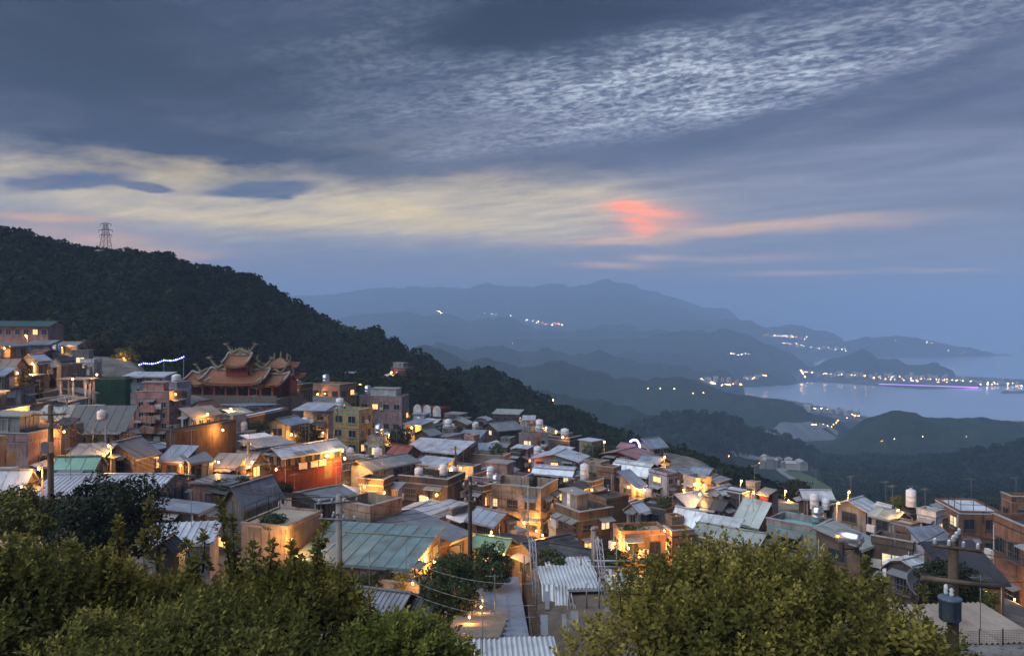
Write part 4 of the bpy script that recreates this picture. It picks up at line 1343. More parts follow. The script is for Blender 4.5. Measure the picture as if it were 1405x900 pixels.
def build_house(b):
    lu, lv, h, d = b['lu'], b['lv'], b['h'], b['dist']
    ref = b.get('ref') or b['label']
    root = empty(b['name'], (b['x'], b['y'], b['ze'] - h), b['th'])
    tag(root, b['label'], b.get('cat') or {'house': 'house', 'school_building': 'school', 'building': 'building', 'guest_house': 'house', 'shrine_gate': 'gatehouse'}.get(b['name'], b['name'].replace('_', ' ')),
        'buildings of the hillside town')
    b['root'] = root
    fnd = 3.0
    kind = b['roof']
    wc = W.get(b['wall'])
    rc = R[b['rf']]
    open_shed = b['wall'] == 'O'
    wm = wall_mat(wc) if wc else None
    near = d < 135
    if open_shed or kind == 'P':
        for i, (x, y) in enumerate(((.1, .1), (lu - .1, .1), (.1, lv - .1), (lu - .1, lv - .1)) + (((lu / 2, .1), (.1, lv / 2)) if kind == 'P' else ())):
            MB().tube((x, y, -fnd), (x, y, h + (b.get('rise', 0) if y > 1 and open_shed else 0)), .07 if open_shed else .16, n=6).build('post', M_DARKM if open_shed else wm, root)
    else:
        wb = MB().box(0, 0, -fnd, lu, lv, h)
        wall = wb.build('wall', wm, root)
        if b.get('lower'):
            c, f = b['lower']
            MB().box(-.03, -.03, -fnd, lu + .03, lv + .03, h * f).build('lower_wall', wall_mat(W[c]), root)
            MB().box(-.12, -.14, h * f + .003, lu + .12, lv + .12, h * f + .16).build('ledge', wall_mat(W['red']), root)
        rows = b.get('rows') or max(1, int(round(h / 3.0)))
        cu, ru = b.get('wu', (max(1, int(lu / 2.2)), rows))
        cv, rv = b.get('wv', (max(1, int(lv / 2.2)), rows))
        facade(root, b, 'u', lu, h, cu, ru)
        facade(root, b, 'v', lv, h, cv, rv)
        if near and b['wu' if 'wu' in b else 'x'] != (0, 0): door_part(root, b, 'u', max(lu, 1.5))
        if (rows > 1 and b.get('balc')) :
            for j in range(1, rows):
                z = h * j / rows
                MB().box(-.9, lv * .30, z - .12, -.001, lv * .72, z + .0).box(-.9, lv * .30, z, -.82, lv * .72, z + .75).build('balcony', wm, root)
        if b.get('bands') or (rows > 1 and near and wc and RND.random() < .6):
            for j in range(1, rows):
                z = h * j / rows
                MB().box(-.07, -.07, z - .09, lu + .07, lv + .07, z + .09).build('string_course', wm, root)
        if b.get('boards'):
            n = int(lu / .55)
            for i in range(n):
                MB().box(lu * i / n + .02, -.05 - .02 * (i % 2), 0, lu * (i + 1) / n - .01, -.003, h - .05).build('board', wall_mat(W['conc']), root)
        if b.get('arches'):
            for s in (.1, .45, .8):
                g = MB()
                pl = [(-.25, lv * s + 1.1 * math.cos(a), h - .3 + 1.3 * math.sin(a)) for a in np.linspace(0, math.pi, 8)]
                pl = [(-.25, lv * s + 1.1, h - 1.4)] + pl + [(-.25, lv * s - 1.1, h - 1.4)]
                g.prism(pl, 0, (.2, 0, 0)).build('gable', wall_mat(W['white']), root)
    # ---------------- roofs
    if kind in ('F', 'P'):
        ph = b.get('ph', .5)
        t = .16
        o = .35 if kind == 'P' else 0
        MB().box(-o, -o, h + .003, lu + o, lv + o, h + .14).build('roof', mat('floor_' + b['rf'], rc, .8, .4, .7, 0, .2, 7, stain=(.10, .10, .10, .5)), root)
        if ph > .05 and kind == 'F':
            p = MB()
            z0, z1 = h + .143, h + .14 + ph
            p.box(-.04, -.04, z0, lu + .04, t, z1).box(-.04, lv - t, z0, lu + .04, lv + .04, z1)
            p.box(-.04, t + .002, z0, t, lv - t - .002, z1).box(lu - t, t + .002, z0, lu + .04, lv - t - .002, z1)
            par = p.build('parapet', wm, root)
            if ph > .3:
                MB().box(-.09, -.09, z1 + .002, lu + .09, t + .05, z1 + .06).box(-.09, t + .052, z1 + .002, t + .05, lv + .09, z1 + .06).build('coping', mat('coping', (.36, .35, .34), .85, .4, 2), par)
        if b.get('pent'):
            x0, y0, x1, y1 = b['pent']
            pw = wall_mat(W[b['pentc']]) if b.get('pentc') else wm
            q = MB().box(lu * x0, lv * y0, h + .143, lu * x1, lv * y1, h + b.get('penth', 2.1)).build('stair_house', pw, root)
            if b.get('penth') and lu * (x1 - x0) > 1.6:
                fr_, pn_ = window_mesh(1.0, 1.0, False)
                for xx in ([.5] if lu * (x1 - x0) < 3 else [.28, .72]):
                    wo_ = put('window', fr_, q, (lu * (x0 + (x1 - x0) * xx), lv * y0, h + 1.35))
                wo_ = put('window', fr_, q, (lu * x0, lv * (y0 + y1) / 2, h + 1.35), (0, 0, -math.pi / 2))
            MB().box(lu * x0 - .2, lv * y0 - .2, h + b.get('penth', 2.1) + .003, lu * x1 + .2, lv * y1 + .2, h + b.get('penth', 2.1) + .13).build('roof', mat('floor_cn', R['cn']) if not b.get('fill') else sheet_mat(R[RND.choice(['wb', 'gr', 'dk', 'bl', 'mg', 'gr'])]), q)
        if b.get('rail'):
            railing(root, [(.15, lv - .15), (lu - .15, lv - .15), (lu - .15, .15)] if b['rf'] == 'tn' else [(.15, lv - .15), (.15, .15), (lu - .15, .15), (lu - .15, lv - .15)], 1.0, z=h + .14 + ph)
        zt = h + .14
    else:
        rise, over = b.get('rise', .8), b.get('over', .35)
        alongu = kind[1] in 'uU'
        L, Wd = (lu, lv) if alongu else (lv, lu)
        prof = PROFILES[kind]
        pts = [(p * Wd, q * rise) for p, q in prof]
        P3 = (lambda s, c, z: (s, c, z)) if alongu else (lambda s, c, z: (c, s, z))
        # body under the roof (gable walls)
        if not open_shed:
            poly = [P3(.0, c, h + .002 + z - .03) for c, z in pts] + [P3(0, Wd, h - .001), P3(0, 0, h - .001)]
            if pts[0][1] < .01: poly = poly[:-1]
            if pts[-1][1] < .01 and len(poly) > 3: poly = [p for i, p in enumerate(poly) if i != len(pts)]
            if len(poly) >= 3:
                MB().prism(poly, 0, P3(L, 0, 0)).build('gable_wall', wm, root)
        m = M_TILE if b.get('tiles') else sheet_mat(rc)
        sk = 'tile' if b.get('tiles') else 'wave' if b.get('corr') else 'seam' if b.get('slabs') else ('rib' if d < 44 or (d < 60 and b['rf'] == 'wb') else 'seam')
        width = .8 if b.get('tiles') else .9 if d < 75 else 1.2 if d < 110 else 1.6
        dk_ = MB()
        e0_, e1_ = -over + .03, L + over - .03
        ext = []
        for i, (c, z) in enumerate(pts):
            if i == 0:
                sl = (pts[1][1] - z) / (pts[1][0] - c); c, z = c - over + .03, z - (over - .03) * sl
            elif i == len(pts) - 1:
                sl = (z - pts[-2][1]) / (c - pts[-2][0]); c, z = c + over - .03, z + (over - .03) * sl
            ext.append((c, z))
        poly = [P3(e0_, c, h + z - .06) for c, z in ext] + [P3(e0_, c, h + z - .10) for c, z in ext[::-1]]
        dk_.prism(poly, 0, P3(e1_ - e0_, 0, 0))
        m_deck = wall_mat(W['brown'])
        roof = dk_.build('roof', m_deck, root)
        FAS = []
        # fascia boards along the two long edges, plus a ridge strip
        for (c, z) in (pts[0], pts[-1]):
            sgn = -1 if c == pts[0][0] else 1
            cc = c + sgn * over
            zz = h + z - (over * abs((pts[1][1] - pts[0][1]) / max(pts[1][0] - pts[0][0], .1)) if z == min(pts[0][1], pts[-1][1]) or len(pts) > 2 else -over * .2)
            a_, b_ = P3(-over, cc, zz - .16), P3(L + over, cc + sgn * .05, zz - .02)
            MB().box(min(a_[0], b_[0]), min(a_[1], b_[1]), a_[2], max(a_[0], b_[0]), max(a_[1], b_[1]), b_[2]).build('fascia', m, roof)
        for i, (c, z) in enumerate(pts[1:-1]):
            a_, b_ = P3(-over, c - .11, h + z + .05), P3(L + over, c + .11, h + z + .10)
            MB().box(min(a_[0], b_[0]), min(a_[1], b_[1]), a_[2], max(a_[0], b_[0]), max(a_[1], b_[1]), b_[2]).build('ridge_cap', m, roof)
        n = len(pts) - 1
        for i in range(n):
            (c0, z0), (c1, z1) = pts[i], pts[i + 1]
            sl = (z1 - z0) / (c1 - c0)
            if i == 0: c0, z0 = c0 - over, z0 - over * sl
            if i == n - 1: c1, z1 = c1 + over, z1 + over * sl
            if c0 < 0 or z0 <= z1:      # rising towards larger cross coordinate: eave at (c0,z0)
                o_, up = (c0, z0), (c1 - c0, z1 - z0)
                e0, ea = -over, L + 2 * over
                if not alongu: e0, ea = L + over, -(L + 2 * over)
            else:
                o_, up = (c1, z1), (c0 - c1, z0 - z1)
                e0, ea = L + over, -(L + 2 * over)
                if not alongu: e0, ea = -over, L + 2 * over
            sheet_plane(roof, P3(e0, o_[0], h + o_[1]), P3(ea, 0, 0), P3(0, *up), sk, m, width)
        if d < 60 and not b.get('corr') and not b.get('slabs') and not b.get('tiles') and rise < 1.6:
            for f in (.33, .66):
                pass
        zt = h
    if b.get('fill') and kind == 'F' and RND.random() < .45 and min(lu, lv) > 3:
        x1, y1, hh = lu * RND.uniform(.45, .8), lv * RND.uniform(.45, .9), RND.uniform(1.7, 2.3)
        for xx, yy in ((.2, .2), (x1 - .1, .2), (.2, y1 - .1), (x1 - .1, y1 - .1)):
            MB().tube((xx, yy, h + .1), (xx, yy, h + hh), .04, n=4).build('post', M_DARKM, root)
        sf = MB().box(.1, .1, h + hh, x1, y1, h + hh + .05).build('shelter_roof', M_GREYM, root)
        sheet_plane(sf, (-.1, -.1, h + hh + .07), (x1 + .3, 0, 0), (0, y1 + .3, .3), 'rib', sheet_mat(R[RND.choice(['wb', 'gr', 'dk', 'bl', 'mg'])]), 1.1)
    if near:
        if kind == 'F' and lu > 2.5 and lv > 2.5 and not b.get('pent') and not b.get('rail') and RND.random() < .6:
            vx, vy = lu * RND.uniform(.3, .8), lv * RND.uniform(.3, .8)
            MB().tube((vx, vy, h + .1), (vx, vy, h + 1.0), .07, n=6).lathe([(.13, 0), (.13, .12), (.02, .2)], 6, (vx, vy, h + 1.02)).build('vent_pipe', M_GREYM, root)
        if RND.random() < .45:
            ax_, ay_ = lu * RND.uniform(.2, .8), lv * RND.uniform(.3, .9)
            z0_ = h + (.1 if kind == 'F' else b.get('rise', .5) * .5)
            an = MB().tube((ax_, ay_, z0_ - .3), (ax_, ay_, z0_ + 2.4), .02, n=4).tube((ax_ - .5, ay_, z0_ + 2.3), (ax_ + .5, ay_, z0_ + 2.3), .015, n=3)
            for q_ in range(5): an.tube((ax_ - .45 + q_ * .2, ay_ - .3, z0_ + 2.3), (ax_ - .45 + q_ * .2, ay_ + .3, z0_ + 2.3), .01, n=3)
            an.build('antenna', M_GREYM, root)
    for tfx in b.get('tanks', ()):
        zb = zt if kind in ('F', 'P') else h
        off = 0.02
        loc = root.matrix_basis @ Vector((lu * tfx[0], lv * tfx[1], zb + off))
        if tfx[1] < 0: loc = root.matrix_basis @ Vector((lu * tfx[0], lv * tfx[1], h * .5))
        word = {'steel': 'steel cylinder water tank', 'white': 'white cylinder water tank', 'tall white': 'tall white water tank', 'short white': 'squat white water tank', 'black': 'black water tank'}[tfx[2]]
        lab = word + ' on the ' + short(ref, 16 - len(word.split()) - 2)
        tank(tfx[2], loc, lab, min(1.25, max(.75, d / 110)))
    if b.get('plants'):
        WORDS = ['leafy', 'low rounded', 'small dark', 'tall thin', 'tiny', 'spreading', 'dense', 'pale', 'straggly', 'drooping']
        for i in range(b['plants']):
            fx, fy = RND.uniform(.08, .92), RND.uniform(.06, .5)
            loc = root.matrix_basis @ Vector((lu * fx, lv * fy, h + .1))
            bush('roof_plant', 'potted green plant among others on the ' + ' '.join(ref.split()[:9]), 'plant', loc, RND.uniform(.3, .65), 90, .11, 'potted plants on the ' + ' '.join(ref.split()[:6]), trunk=False)


for b in TOWN: build_house(b)

# ------------------------------------------------------------------ finding free places along a sight line
BX = [(b['x'], b['y'], b['u'], b['v'], b['lu'], b['lv'], b['ze'] + (b.get('rise', 0) if b['roof'] not in ('F', 'P') else .6), b.get('over', .3)) for b in TOWN if b['wall'] != 'O']


def first_hit(px, py, d0=18.0, d1=420.0, roof=None):
    d = np.arange(d0, d1, .25)
    x = (px - CX) / F * d
    z = CZ - (py - HY) / F * d
    blocked = height(x, d, False)[0] > z
    top = np.zeros(d.shape)
    for bx, by, u, v, lu, lv, zt, ov in BX:
        a = (x - bx) * u[0] + (d - by) * u[1]
        c = (x - bx) * v[0] + (d - by) * v[1]
        q_ = (a > -ov) & (a < lu + ov) & (c > -ov) & (c < lv + ov) & (z < zt)
        blocked |= q_
        top = np.where(q_, np.maximum(top, z - (zt - .55)), top)
    if roof is not None and blocked.any(): roof.append(top[np.argmax(blocked)] > 0)
    return float(d[np.argmax(blocked)]) if blocked.any() else d1


GC_CACHE = {}


def gz(x, y):
    return ground_z(x, y)


# ------------------------------------------------------------------ temple
def temple():
    d0 = 139.0
    x0, y0, zb = at(320, 547, d0)
    root = empty('temple', (x0, y0, zb), math.radians(-6))
    tag(root, 'ornate temple with orange tiled swallowtail roofs and dragon ridges above the town', 'temple', 'buildings of the hillside town')
    RT = mat('temple_roof_tile', (.25, .10, .045), .55, .35, 1.5, .3, rib=.28)
    RD = mat('temple_red', (.26, .045, .025), .6, .3)
    RDK = mat('temple_dark_red', (.10, .025, .018), .7, .3)
    GD = mat('temple_gilding', (.45, .25, .08), .5, .5, 8)
    STN = mat('temple_stone', (.20, .17, .15), .9, .4, 3, .3)
    DR = mat('dragon_mosaic', (.30, .27, .16), .5, .8, 7.0, 0, .4, 20, stain=(.05, .17, .15, .9))
    WHT = mat('ridge_plaster', (.36, .34, .31), .8, .4, 5)

    def sweep_roof(name, cx, cy, w, dep, z_ridge, drop, lift, parent, m=RT, n=14, k=7):
        """double-pitched concave roof whose ridge and eaves curl up at both ends"""
        vs, fs = [], []
        for side in (-1, 1):
            for j in range(k + 1):
                t = j / k
                for i in range(n + 1):
                    s = -1 + 2 * i / n
                    z = z_ridge - drop * (1 - (1 - t) ** 1.55) + lift * abs(s) ** 3.2 * (.75 + .5 * t)
                    vs.append((cx + s * w / 2 * (1 + .03 * t), cy + side * dep / 2 * t, z))
        m1 = (n + 1) * (k + 1)
        for sd in (0, 1):
            for j in range(k):
                for i in range(n):
                    a = sd * m1 + j * (n + 1) + i
                    q = (a, a + 1, a + n + 2, a + n + 1)
                    fs.append(q if sd else q[::-1])
        nv = len(vs)
        vs += [(x, y, z - .28) for x, y, z in vs]
        fs += [tuple(i + nv for i in f)[::-1] for f in fs]
        for sd in (0, 1):           # eave fascia and verge closing strips
            e = [sd * m1 + k * (n + 1) + i for i in range(n + 1)]
            fs += [(e[i], e[i + 1], e[i + 1] + nv, e[i] + nv) for i in range(n)]
            for i in (0, n):
                g = [sd * m1 + j * (n + 1) + i for j in range(k + 1)]
                fs += [(g[j], g[j + 1], g[j + 1] + nv, g[j] + nv) for j in range(k)]
        o = MB().add(vs, fs, True).build(name, m, parent)
        # plastered ridge and gable ribs
        rd = MB()
        top = [(cx + (-1 + 2 * i / n) * w / 2, cy, z_ridge + .14 + lift * abs(-1 + 2 * i / n) ** 3.2 * .75) for i in range(n + 1)]
        rd.path(top, .26, 6)
        rd.build('ridge', WHT, o)
        for s in (-1, 1):
            rb = MB()
            rb.path([(cx + s * w / 2 * (1 + .03 * t), cy - dep / 2 * t, z_ridge + .12 - drop * (1 - (1 - t) ** 1.55) + lift * (.75 + .5 * t)) for t in np.linspace(0, .98, 7)], .2, 6)
            rb.build('gable_ridge', WHT, o)
        return o

    def dragon(parent, x, y, z, s, face):
        """a ridge dragon: curving body with spines, head raised outwards"""
        pts = [(x - face * s * (1.5 - 3.0 * t), y + .12 * math.sin(t * 9), z + s * (.35 + .42 * math.sin(t * 7.5) * (1 - t * .3) + .9 * t ** 3)) for t in np.linspace(0, 1, 16)]
        b = MB()
        for i in range(len(pts) - 1):
            t = i / (len(pts) - 1)
            r = s * (.08 + .16 * math.sin(math.pi * min(1, .15 + t * .8)))
            b.tube(pts[i], pts[i + 1], r, r * .97, 7)
            if i % 2 == 0:
                p = pts[i]
                b.tube((p[0], p[1], p[2] + r * .7), (p[0] - face * s * .12, p[1], p[2] + r + s * .30), s * .06, .01, 4)
        h = pts[-1]
        b.lathe([(s * .08, -.22 * s), (s * .22, -.1 * s), (s * .24, .1 * s), (s * .1, .24 * s)], 7, h)
        b.tube((h[0], h[1], h[2] + .02), (h[0] + face * s * .5, h[1], h[2] + s * .08), s * .14, s * .08, 6)
        for q in (-.12, .12):
            b.tube((h[0], h[1] + q * s, h[2] + s * .15), (h[0] - face * s * .4, h[1] + q * s * 2, h[2] + s * .55), s * .045, .01, 4)
            b.tube((h[0] - face * s * .1, h[1] + q * s, h[2]), (h[0] - face * s * .5, h[1] + q * s * 3, h[2] + s * .15), s * .06, .01, 4)
        for q in (.25, .55):
            p = pts[int(q * 15)]
            b.tube(p, (p[0] + face * s * .25, p[1] - s * .3, p[2] - s * .35), s * .07, s * .03, 5)
        return b.build('dragon', DR, parent)

    def finial(parent, x, y, z, s):
        b = MB().lathe([(s * .3, 0), (s * .34, s * .15), (s * .18, s * .3), (s * .26, s * .5), (s * .12, s * .75), (s * .16, s * .9), (s * .02, s * 1.3)], 8, (x, y, z))
        return b.build('finial', DR, parent)

    MB().box(-9.5, -3.2, -5, 9.5, 9, .25).build('platform', STN, root)
    MB().box(-8.0, 1.2, .25, 8.0, 7.5, 2.9).build('wall', RDK, root)
    for i in range(8):
        x = -7.7 + 15.4 * i / 7
        c = MB().lathe([(.34, .25), (.34, .4), (.22, .45), (.22, 2.6), (.3, 2.75)], 10, (x, -.6, 0))
        c.build('column', RD, root)
        if i < 7:
            MB().box(x + .5, 1.14, .4, x + 1.7, 1.19, 2.2).build('door', RD if i % 2 else mat('temple_door', (.05, .02, .015), .6), root)
    MB().box(-8.0, -.75, 2.35, 8.0, -.45, 2.75).build('beam', GD, root)
    for i in range(9):
        x = -7.7 + 15.4 * i / 8
        MB().prism([(x - .45, -1.5, 2.72), (x + .45, -1.5, 2.72), (x + .12, -.5, 2.0), (x - .12, -.5, 2.0)], 0, (0, .35, 0)).build('bracket', GD, root)
    # lower main roof in three lengths, the middle one carrying the raised roof
    r0 = sweep_roof('main_roof', 0, 3.0, 11.6, 9.0, 5.05, 2.2, .5, root)
    for s in (-1, 1):
        ra = sweep_roof('wing_roof', s * 7.2, 3.2, 4.6, 8.4, 4.3, 1.7, .55, root)
        dragon(ra, s * 7.4, 3.2, 4.5, 1.0, s)
    for s in (-1, 1): dragon(r0, s * 4.0, 3.0, 5.25, 1.35, s)
    MB().box(-2.1, 1.4, 3.8, 2.1, 4.6, 6.0).build('clerestory', RD, root)
    for i in range(7):
        MB().box(-1.9 + i * .58, 1.33, 4.75, -1.62 + i * .58, 1.395, 5.75).build('lattice_panel', RDK, root)
    MB().box(-2.3, 1.1, 5.75, 2.3, 1.395, 6.0).build('beam', GD, root)
    r1 = sweep_roof('upper_roof', 0, 3.0, 4.6, 5.6, 7.9, 1.9, .55, root)
    for s in (-1, 1): dragon(r1, s * 1.1, 3.0, 8.2, 1.15, s)
    finial(r1, 0, 3.0, 8.1, 1.0)
    MB().box(-1.7, 2.85, 8.0, 1.7, 3.15, 8.9).build('ridge_crest', DR, r1)
    for i in range(6): finial(r1, -1.6 + i * .64, 3.0, 8.85, .45)
    # eave-end scroll figures
    for x in (-9.4, -5.7, 5.7, 9.4):
        b = MB()
        sg = 1 if x > 0 else -1
        b.path([(x, -1.3, 3.4), (x + sg * .5, -1.7, 3.7), (x + sg * .8, -1.9, 4.3), (x + sg * .5, -1.9, 4.7)], .16, 6, .04)
        b.build('eave_scroll', DR, root)
    # railing in front
    MB().box(-9.4, -3.1, .25, 9.4, -2.95, .95).build('balustrade', STN, root)
    root.scale = (.95, .95, .93)
    return root


temple()


def side_hall():
    d0 = 143.0
    x0, y0, zb = at(383, 543, d0)
    root = empty('temple_hall', (x0, y0, zb), math.radians(-6))
    tag(root, 'smaller temple pavilion with dragon-crowned roof right of the main temple', 'temple', 'buildings of the hillside town')
    RT, RD = MATS['temple_roof_tile'], MATS['temple_red']
    DR, STN = MATS['dragon_mosaic'], MATS['temple_stone']
    MB().box(-3.2, -2.2, -5, 3.2, 3.5, .2).build('platform', STN, root)
    MB().box(-2.4, -1, .2, 2.4, 2.6, 3.4).build('wall', RD, root)
    MB().box(-.8, -1.05, .3, .8, -.98, 2.3).build('door', mat('temple_bright_red', (.55, .03, .02), .5), root)
    for x in (-2.6, -.9, .9, 2.6): MB().tube((x, -1.6, .2), (x, -1.6, 3.2), .2, n=8).build('column', RD, root)

    def hip(name, w, z0, z1, lift):
        vs, fs, n = [], [], 6
        for j in range(5):
            t = j / 4
            r = w * (.12 + .88 * t)
            z = z1 - (z1 - z0) * (1 - (1 - t) ** 1.6)
            for a in range(4 * n):
                s, f = divmod(a, n)
                u = -1 + 2 * f / n
                p = [(u, -1), (1, u), (-u, 1), (-1, -u)][s]
                vs.append((p[0] * r, .8 + p[1] * r * .85, z + lift * abs(u) ** 3 * t))
        for j in range(4):
            for a in range(4 * n):
                a2 = (a + 1) % (4 * n)
                fs.append((j * 4 * n + a, (j + 1) * 4 * n + a, (j + 1) * 4 * n + a2, j * 4 * n + a2))
        nv = len(vs)
        vs += [(x, y, z - .2) for x, y, z in vs]
        fs += [tuple(i + nv for i in f)[::-1] for f in fs]
        e = 16 * n
        fs += [(e + a, e + (a + 1) % (4 * n), nv + e + (a + 1) % (4 * n), nv + e + a) for a in range(4 * n)]
        return MB().add(vs, fs).build(name, RT, root)
    hip('lower_roof', 3.6, 3.2, 4.7, .7)
    MB().box(-1.6, -.6, 4.2, 1.6, 2.2, 5.2).build('clerestory', RD, root)
    up = hip('upper_roof', 2.7, 5.1, 6.7, .8)
    for x in (-1.2, 0, 1.2):
        MB().lathe([(.2, 0), (.26, .3), (.12, .6), (.2, .9), (.03, 1.4)], 7, (x, .8, 6.5 if x == 0 else 6.2)).build('finial', DR, up)
    for s in (-1, 1):
        for z, r in ((3.8, 3.6), (5.9, 2.7)):
            MB().path([(s * r * .9, -r * .7, z), (s * (r + .3), -r * .85, z + .5), (s * (r + .35), -r * .9, z + 1.2), (s * r, -r * .9, z + 1.6)], .2, 6, .05).build('eave_scroll', DR, up)


side_hall()

# ------------------------------------------------------------------ power pylon on the ridge
def pylon():
    x, y, _ = at(145, 353, 304)
    z = gz(x, y)
    H_ = 0
    root = empty('power_pylon', (x, y, z - .5))
    tag(root, 'dark lattice power pylon standing on the ridge of the hill', 'pylon')
    H_ = CZ + (HY - 306) / F * 304 - z + .5
    m = M_DARKM
    w0, w1 = H_ * .15, H_ * .035
    corner = lambda i, t: ((w0 + (w1 - w0) * t) * (1, 1, -1, -1)[i], (w0 + (w1 - w0) * t) * (1, -1, -1, 1)[i], H_ * t)
    for i in range(4):
        MB().tube(corner(i, 0), corner(i, 1), .11, .08, 4).build('leg', m, root)
    br = MB()
    lv = [0, .22, .4, .55, .67, .78, .88, .96]
    for a, c in zip(lv[:-1], lv[1:]):
        for i in range(4):
            j = (i + 1) % 4
            br.tube(corner(i, a), corner(j, c), .05, n=3)
            br.tube(corner(j, a), corner(i, c), .05, n=3)
    tag(br.build('bracing', m, root), kind='stuff')
    for t, wd in ((.66, .17), (.80, .19), (.97, .15)):
        b = MB()
        for s in (-1, 1):
            b.tube((s * wd * H_, 0, H_ * t), (0, .2, H_ * (t + .035)), .07, n=4)
            b.tube((s * wd * H_, 0, H_ * t), (0, -.2, H_ * t), .07, n=4)
            b.tube((s * wd * H_, 0, H_ * t), (s * wd * H_, 0, H_ * t - .9), .09, n=4)
        b.build('crossarm', m, root)


pylon()

# ------------------------------------------------------------------ utility poles, insulators and cables
M_INS = mat('porcelain', (.70, .71, .74), .3, .1)


def pole_base(px, py_top, py_low, d):
    xt, yt, zt = at(px, py_top, d)
    return xt, yt, zt, min(gz(xt, yt), CZ - (py_low - HY) / F * d)


def utility_pole(label, px, py_top, py_low, d, r, arms, m=None, drum=False, extra=None):
    x, y, zt, zb = pole_base(px, py_top, py_low, d)
    root = empty('utility_pole', (x, y, zb))
    tag(root, label, 'utility pole', 'utility poles')
    H_ = zt - zb
    MB().tube((0, 0, -.5), (0, 0, H_), r * 1.15, r * .85, 10).build('pole', m or M_CONC, root)
    for zo, half, rz, n in arms:
        c, s = math.cos(rz), math.sin(rz)
        arm = MB().tube((-half * c, -half * s - r, H_ - zo), (half * c, half * s - r, H_ - zo), .05, n=4).build('crossarm', M_GREYM if m is None else M_WOOD, root)
        for i in range(n):
            t = -1 + 2 * (i + .15) / (n - .7) if n > 1 else 0
            p = (half * c * t * .95, half * s * t * .95 - r, H_ - zo)
            MB().lathe([(.025, .0), (.025, .05), (.065, .06), (.04, .11), (.065, .12), (.04, .17), (.055, .18), (.015, .22)], 8, p).build('insulator', M_INS, arm)
    if drum:
        dr = MB().lathe([(.26, -.31), (.29, -.28), (.29, .26), (.32, .28), (.32, .33), (.22, .38)], 14, (0, -.0, H_ - 2.05))
        dr.build('transformer_drum', mat('drum_paint', (.15, .20, .27), .6, .5, 3, .5), root, (-.16, -.12, 0))
        b = MB()
        for a in range(10):
            b.box(-.015, .40, -.38, .015, .47, .36) if False else None
        for k_ in range(3):
            a = 2.2 + k_ * .9
            MB().lathe([(.05, 0), (.07, .08), (.04, .12), (.07, .18), (.03, .24)], 8, (math.cos(a) * .2, math.sin(a) * .2, H_ - 1.68)).build('bushing', M_INS, root)
    if extra: extra(root, H_)
    return Vector((x, y, zt))


poles = {}
poles['A'] = utility_pole('concrete utility pole with two wide crossarms in front of the green-blue warehouse', 465, 678, 800, 38, .17,
                          [(.35, 1.0, .25, 4), (1.15, .95, -.2, 4), (.9, .5, 1.2, 2)])
poles['B'] = utility_pole('dark utility pole rising from the round trees in the centre', 645, 654, 775, 47, .13, [(.5, .45, .3, 3), (1.4, .4, -.3, 2)], M_DARKM)
poles['C'] = utility_pole('tall brown utility pole with transformer box beside the left lamp post', 69.5, 556, 720, 45, .17, [(.5, .9, .2, 4), (1.2, .8, -.3, 3)], M_WOOD,
                          extra=lambda root, H_: MB().box(-.22, -.55, H_ - 2.6, .22, -.17, H_ - 2.0).build('transformer_box', M_GREYM, root))
poles['D'] = utility_pole('thin pale utility pole by the yellow bush on the left', 340, 606, 664, 72, .11, [(.3, .4, .2, 2)])
poles['E'] = utility_pole('stout wooden pole with long beam and blue transformer drum at the right', 1308, 735, 850, 23, .16,
                          [(.05, .55, .9, 3), (.30, .62, -.5, 4)], mat('old_pole_wood', (.11, .075, .05), .85, .6, 3, .5), drum=True,
                          extra=lambda root, H_: MB().tube((-1.05, -.25, H_ - 1.12), (1.15, -.25, H_ - 1.38), .075, n=6).build('beam', M_WOOD, root))
poles['F'] = utility_pole('pale concrete pole in front of the dark brown house with green floored terrace', 815.5, 722, 800, 54, .14, [(.2, .3, .5, 2)])
poles['G'] = utility_pole('slim utility pole left of the tan curved wall', 78, 470, 520, 128, .16, [(.5, .8, .1, 3)], M_DARKM)
poles['H'] = utility_pole('slim pale pole against the lamplit tan three-storey building', 724.5, 668, 737, 66, .09, [])
poles['I'] = utility_pole('thin pole beside the long old dark-roofed house', 92, 545, 600, 80, .1, [(.2, .5, .4, 3)])
poles['J'] = utility_pole('thin grey pole behind the starry street lamp', 145, 585, 640, 72, .1, [])
poles['K'] = utility_pole('thin dark pole beside the brightly lit end wall in mid town', 625, 612, 652, 96, .1, [(.3, .5, .2, 2)], M_DARKM)

M_WIRE = mat('wire_rubber', (.05, .05, .055), .6)
M_WIREL = mat('wire_pale', (.26, .25, .25), .6)


def cable(label, p, q, sag, r=.014, m=None):
    p, q = Vector(p), Vector(q)
    pts = []
    for i in range(15):
        t = i / 14
        v = p.lerp(q, t)
        v.z -= sag * 4 * t * (1 - t)
        pts.append(tuple(v))
    o = MB().path(pts, r, 4).build('overhead_cable', m or M_WIRE)
    tag(o, label, 'cable', 'overhead cables')


def pt(px, py, d): return Vector(at(px, py, d))


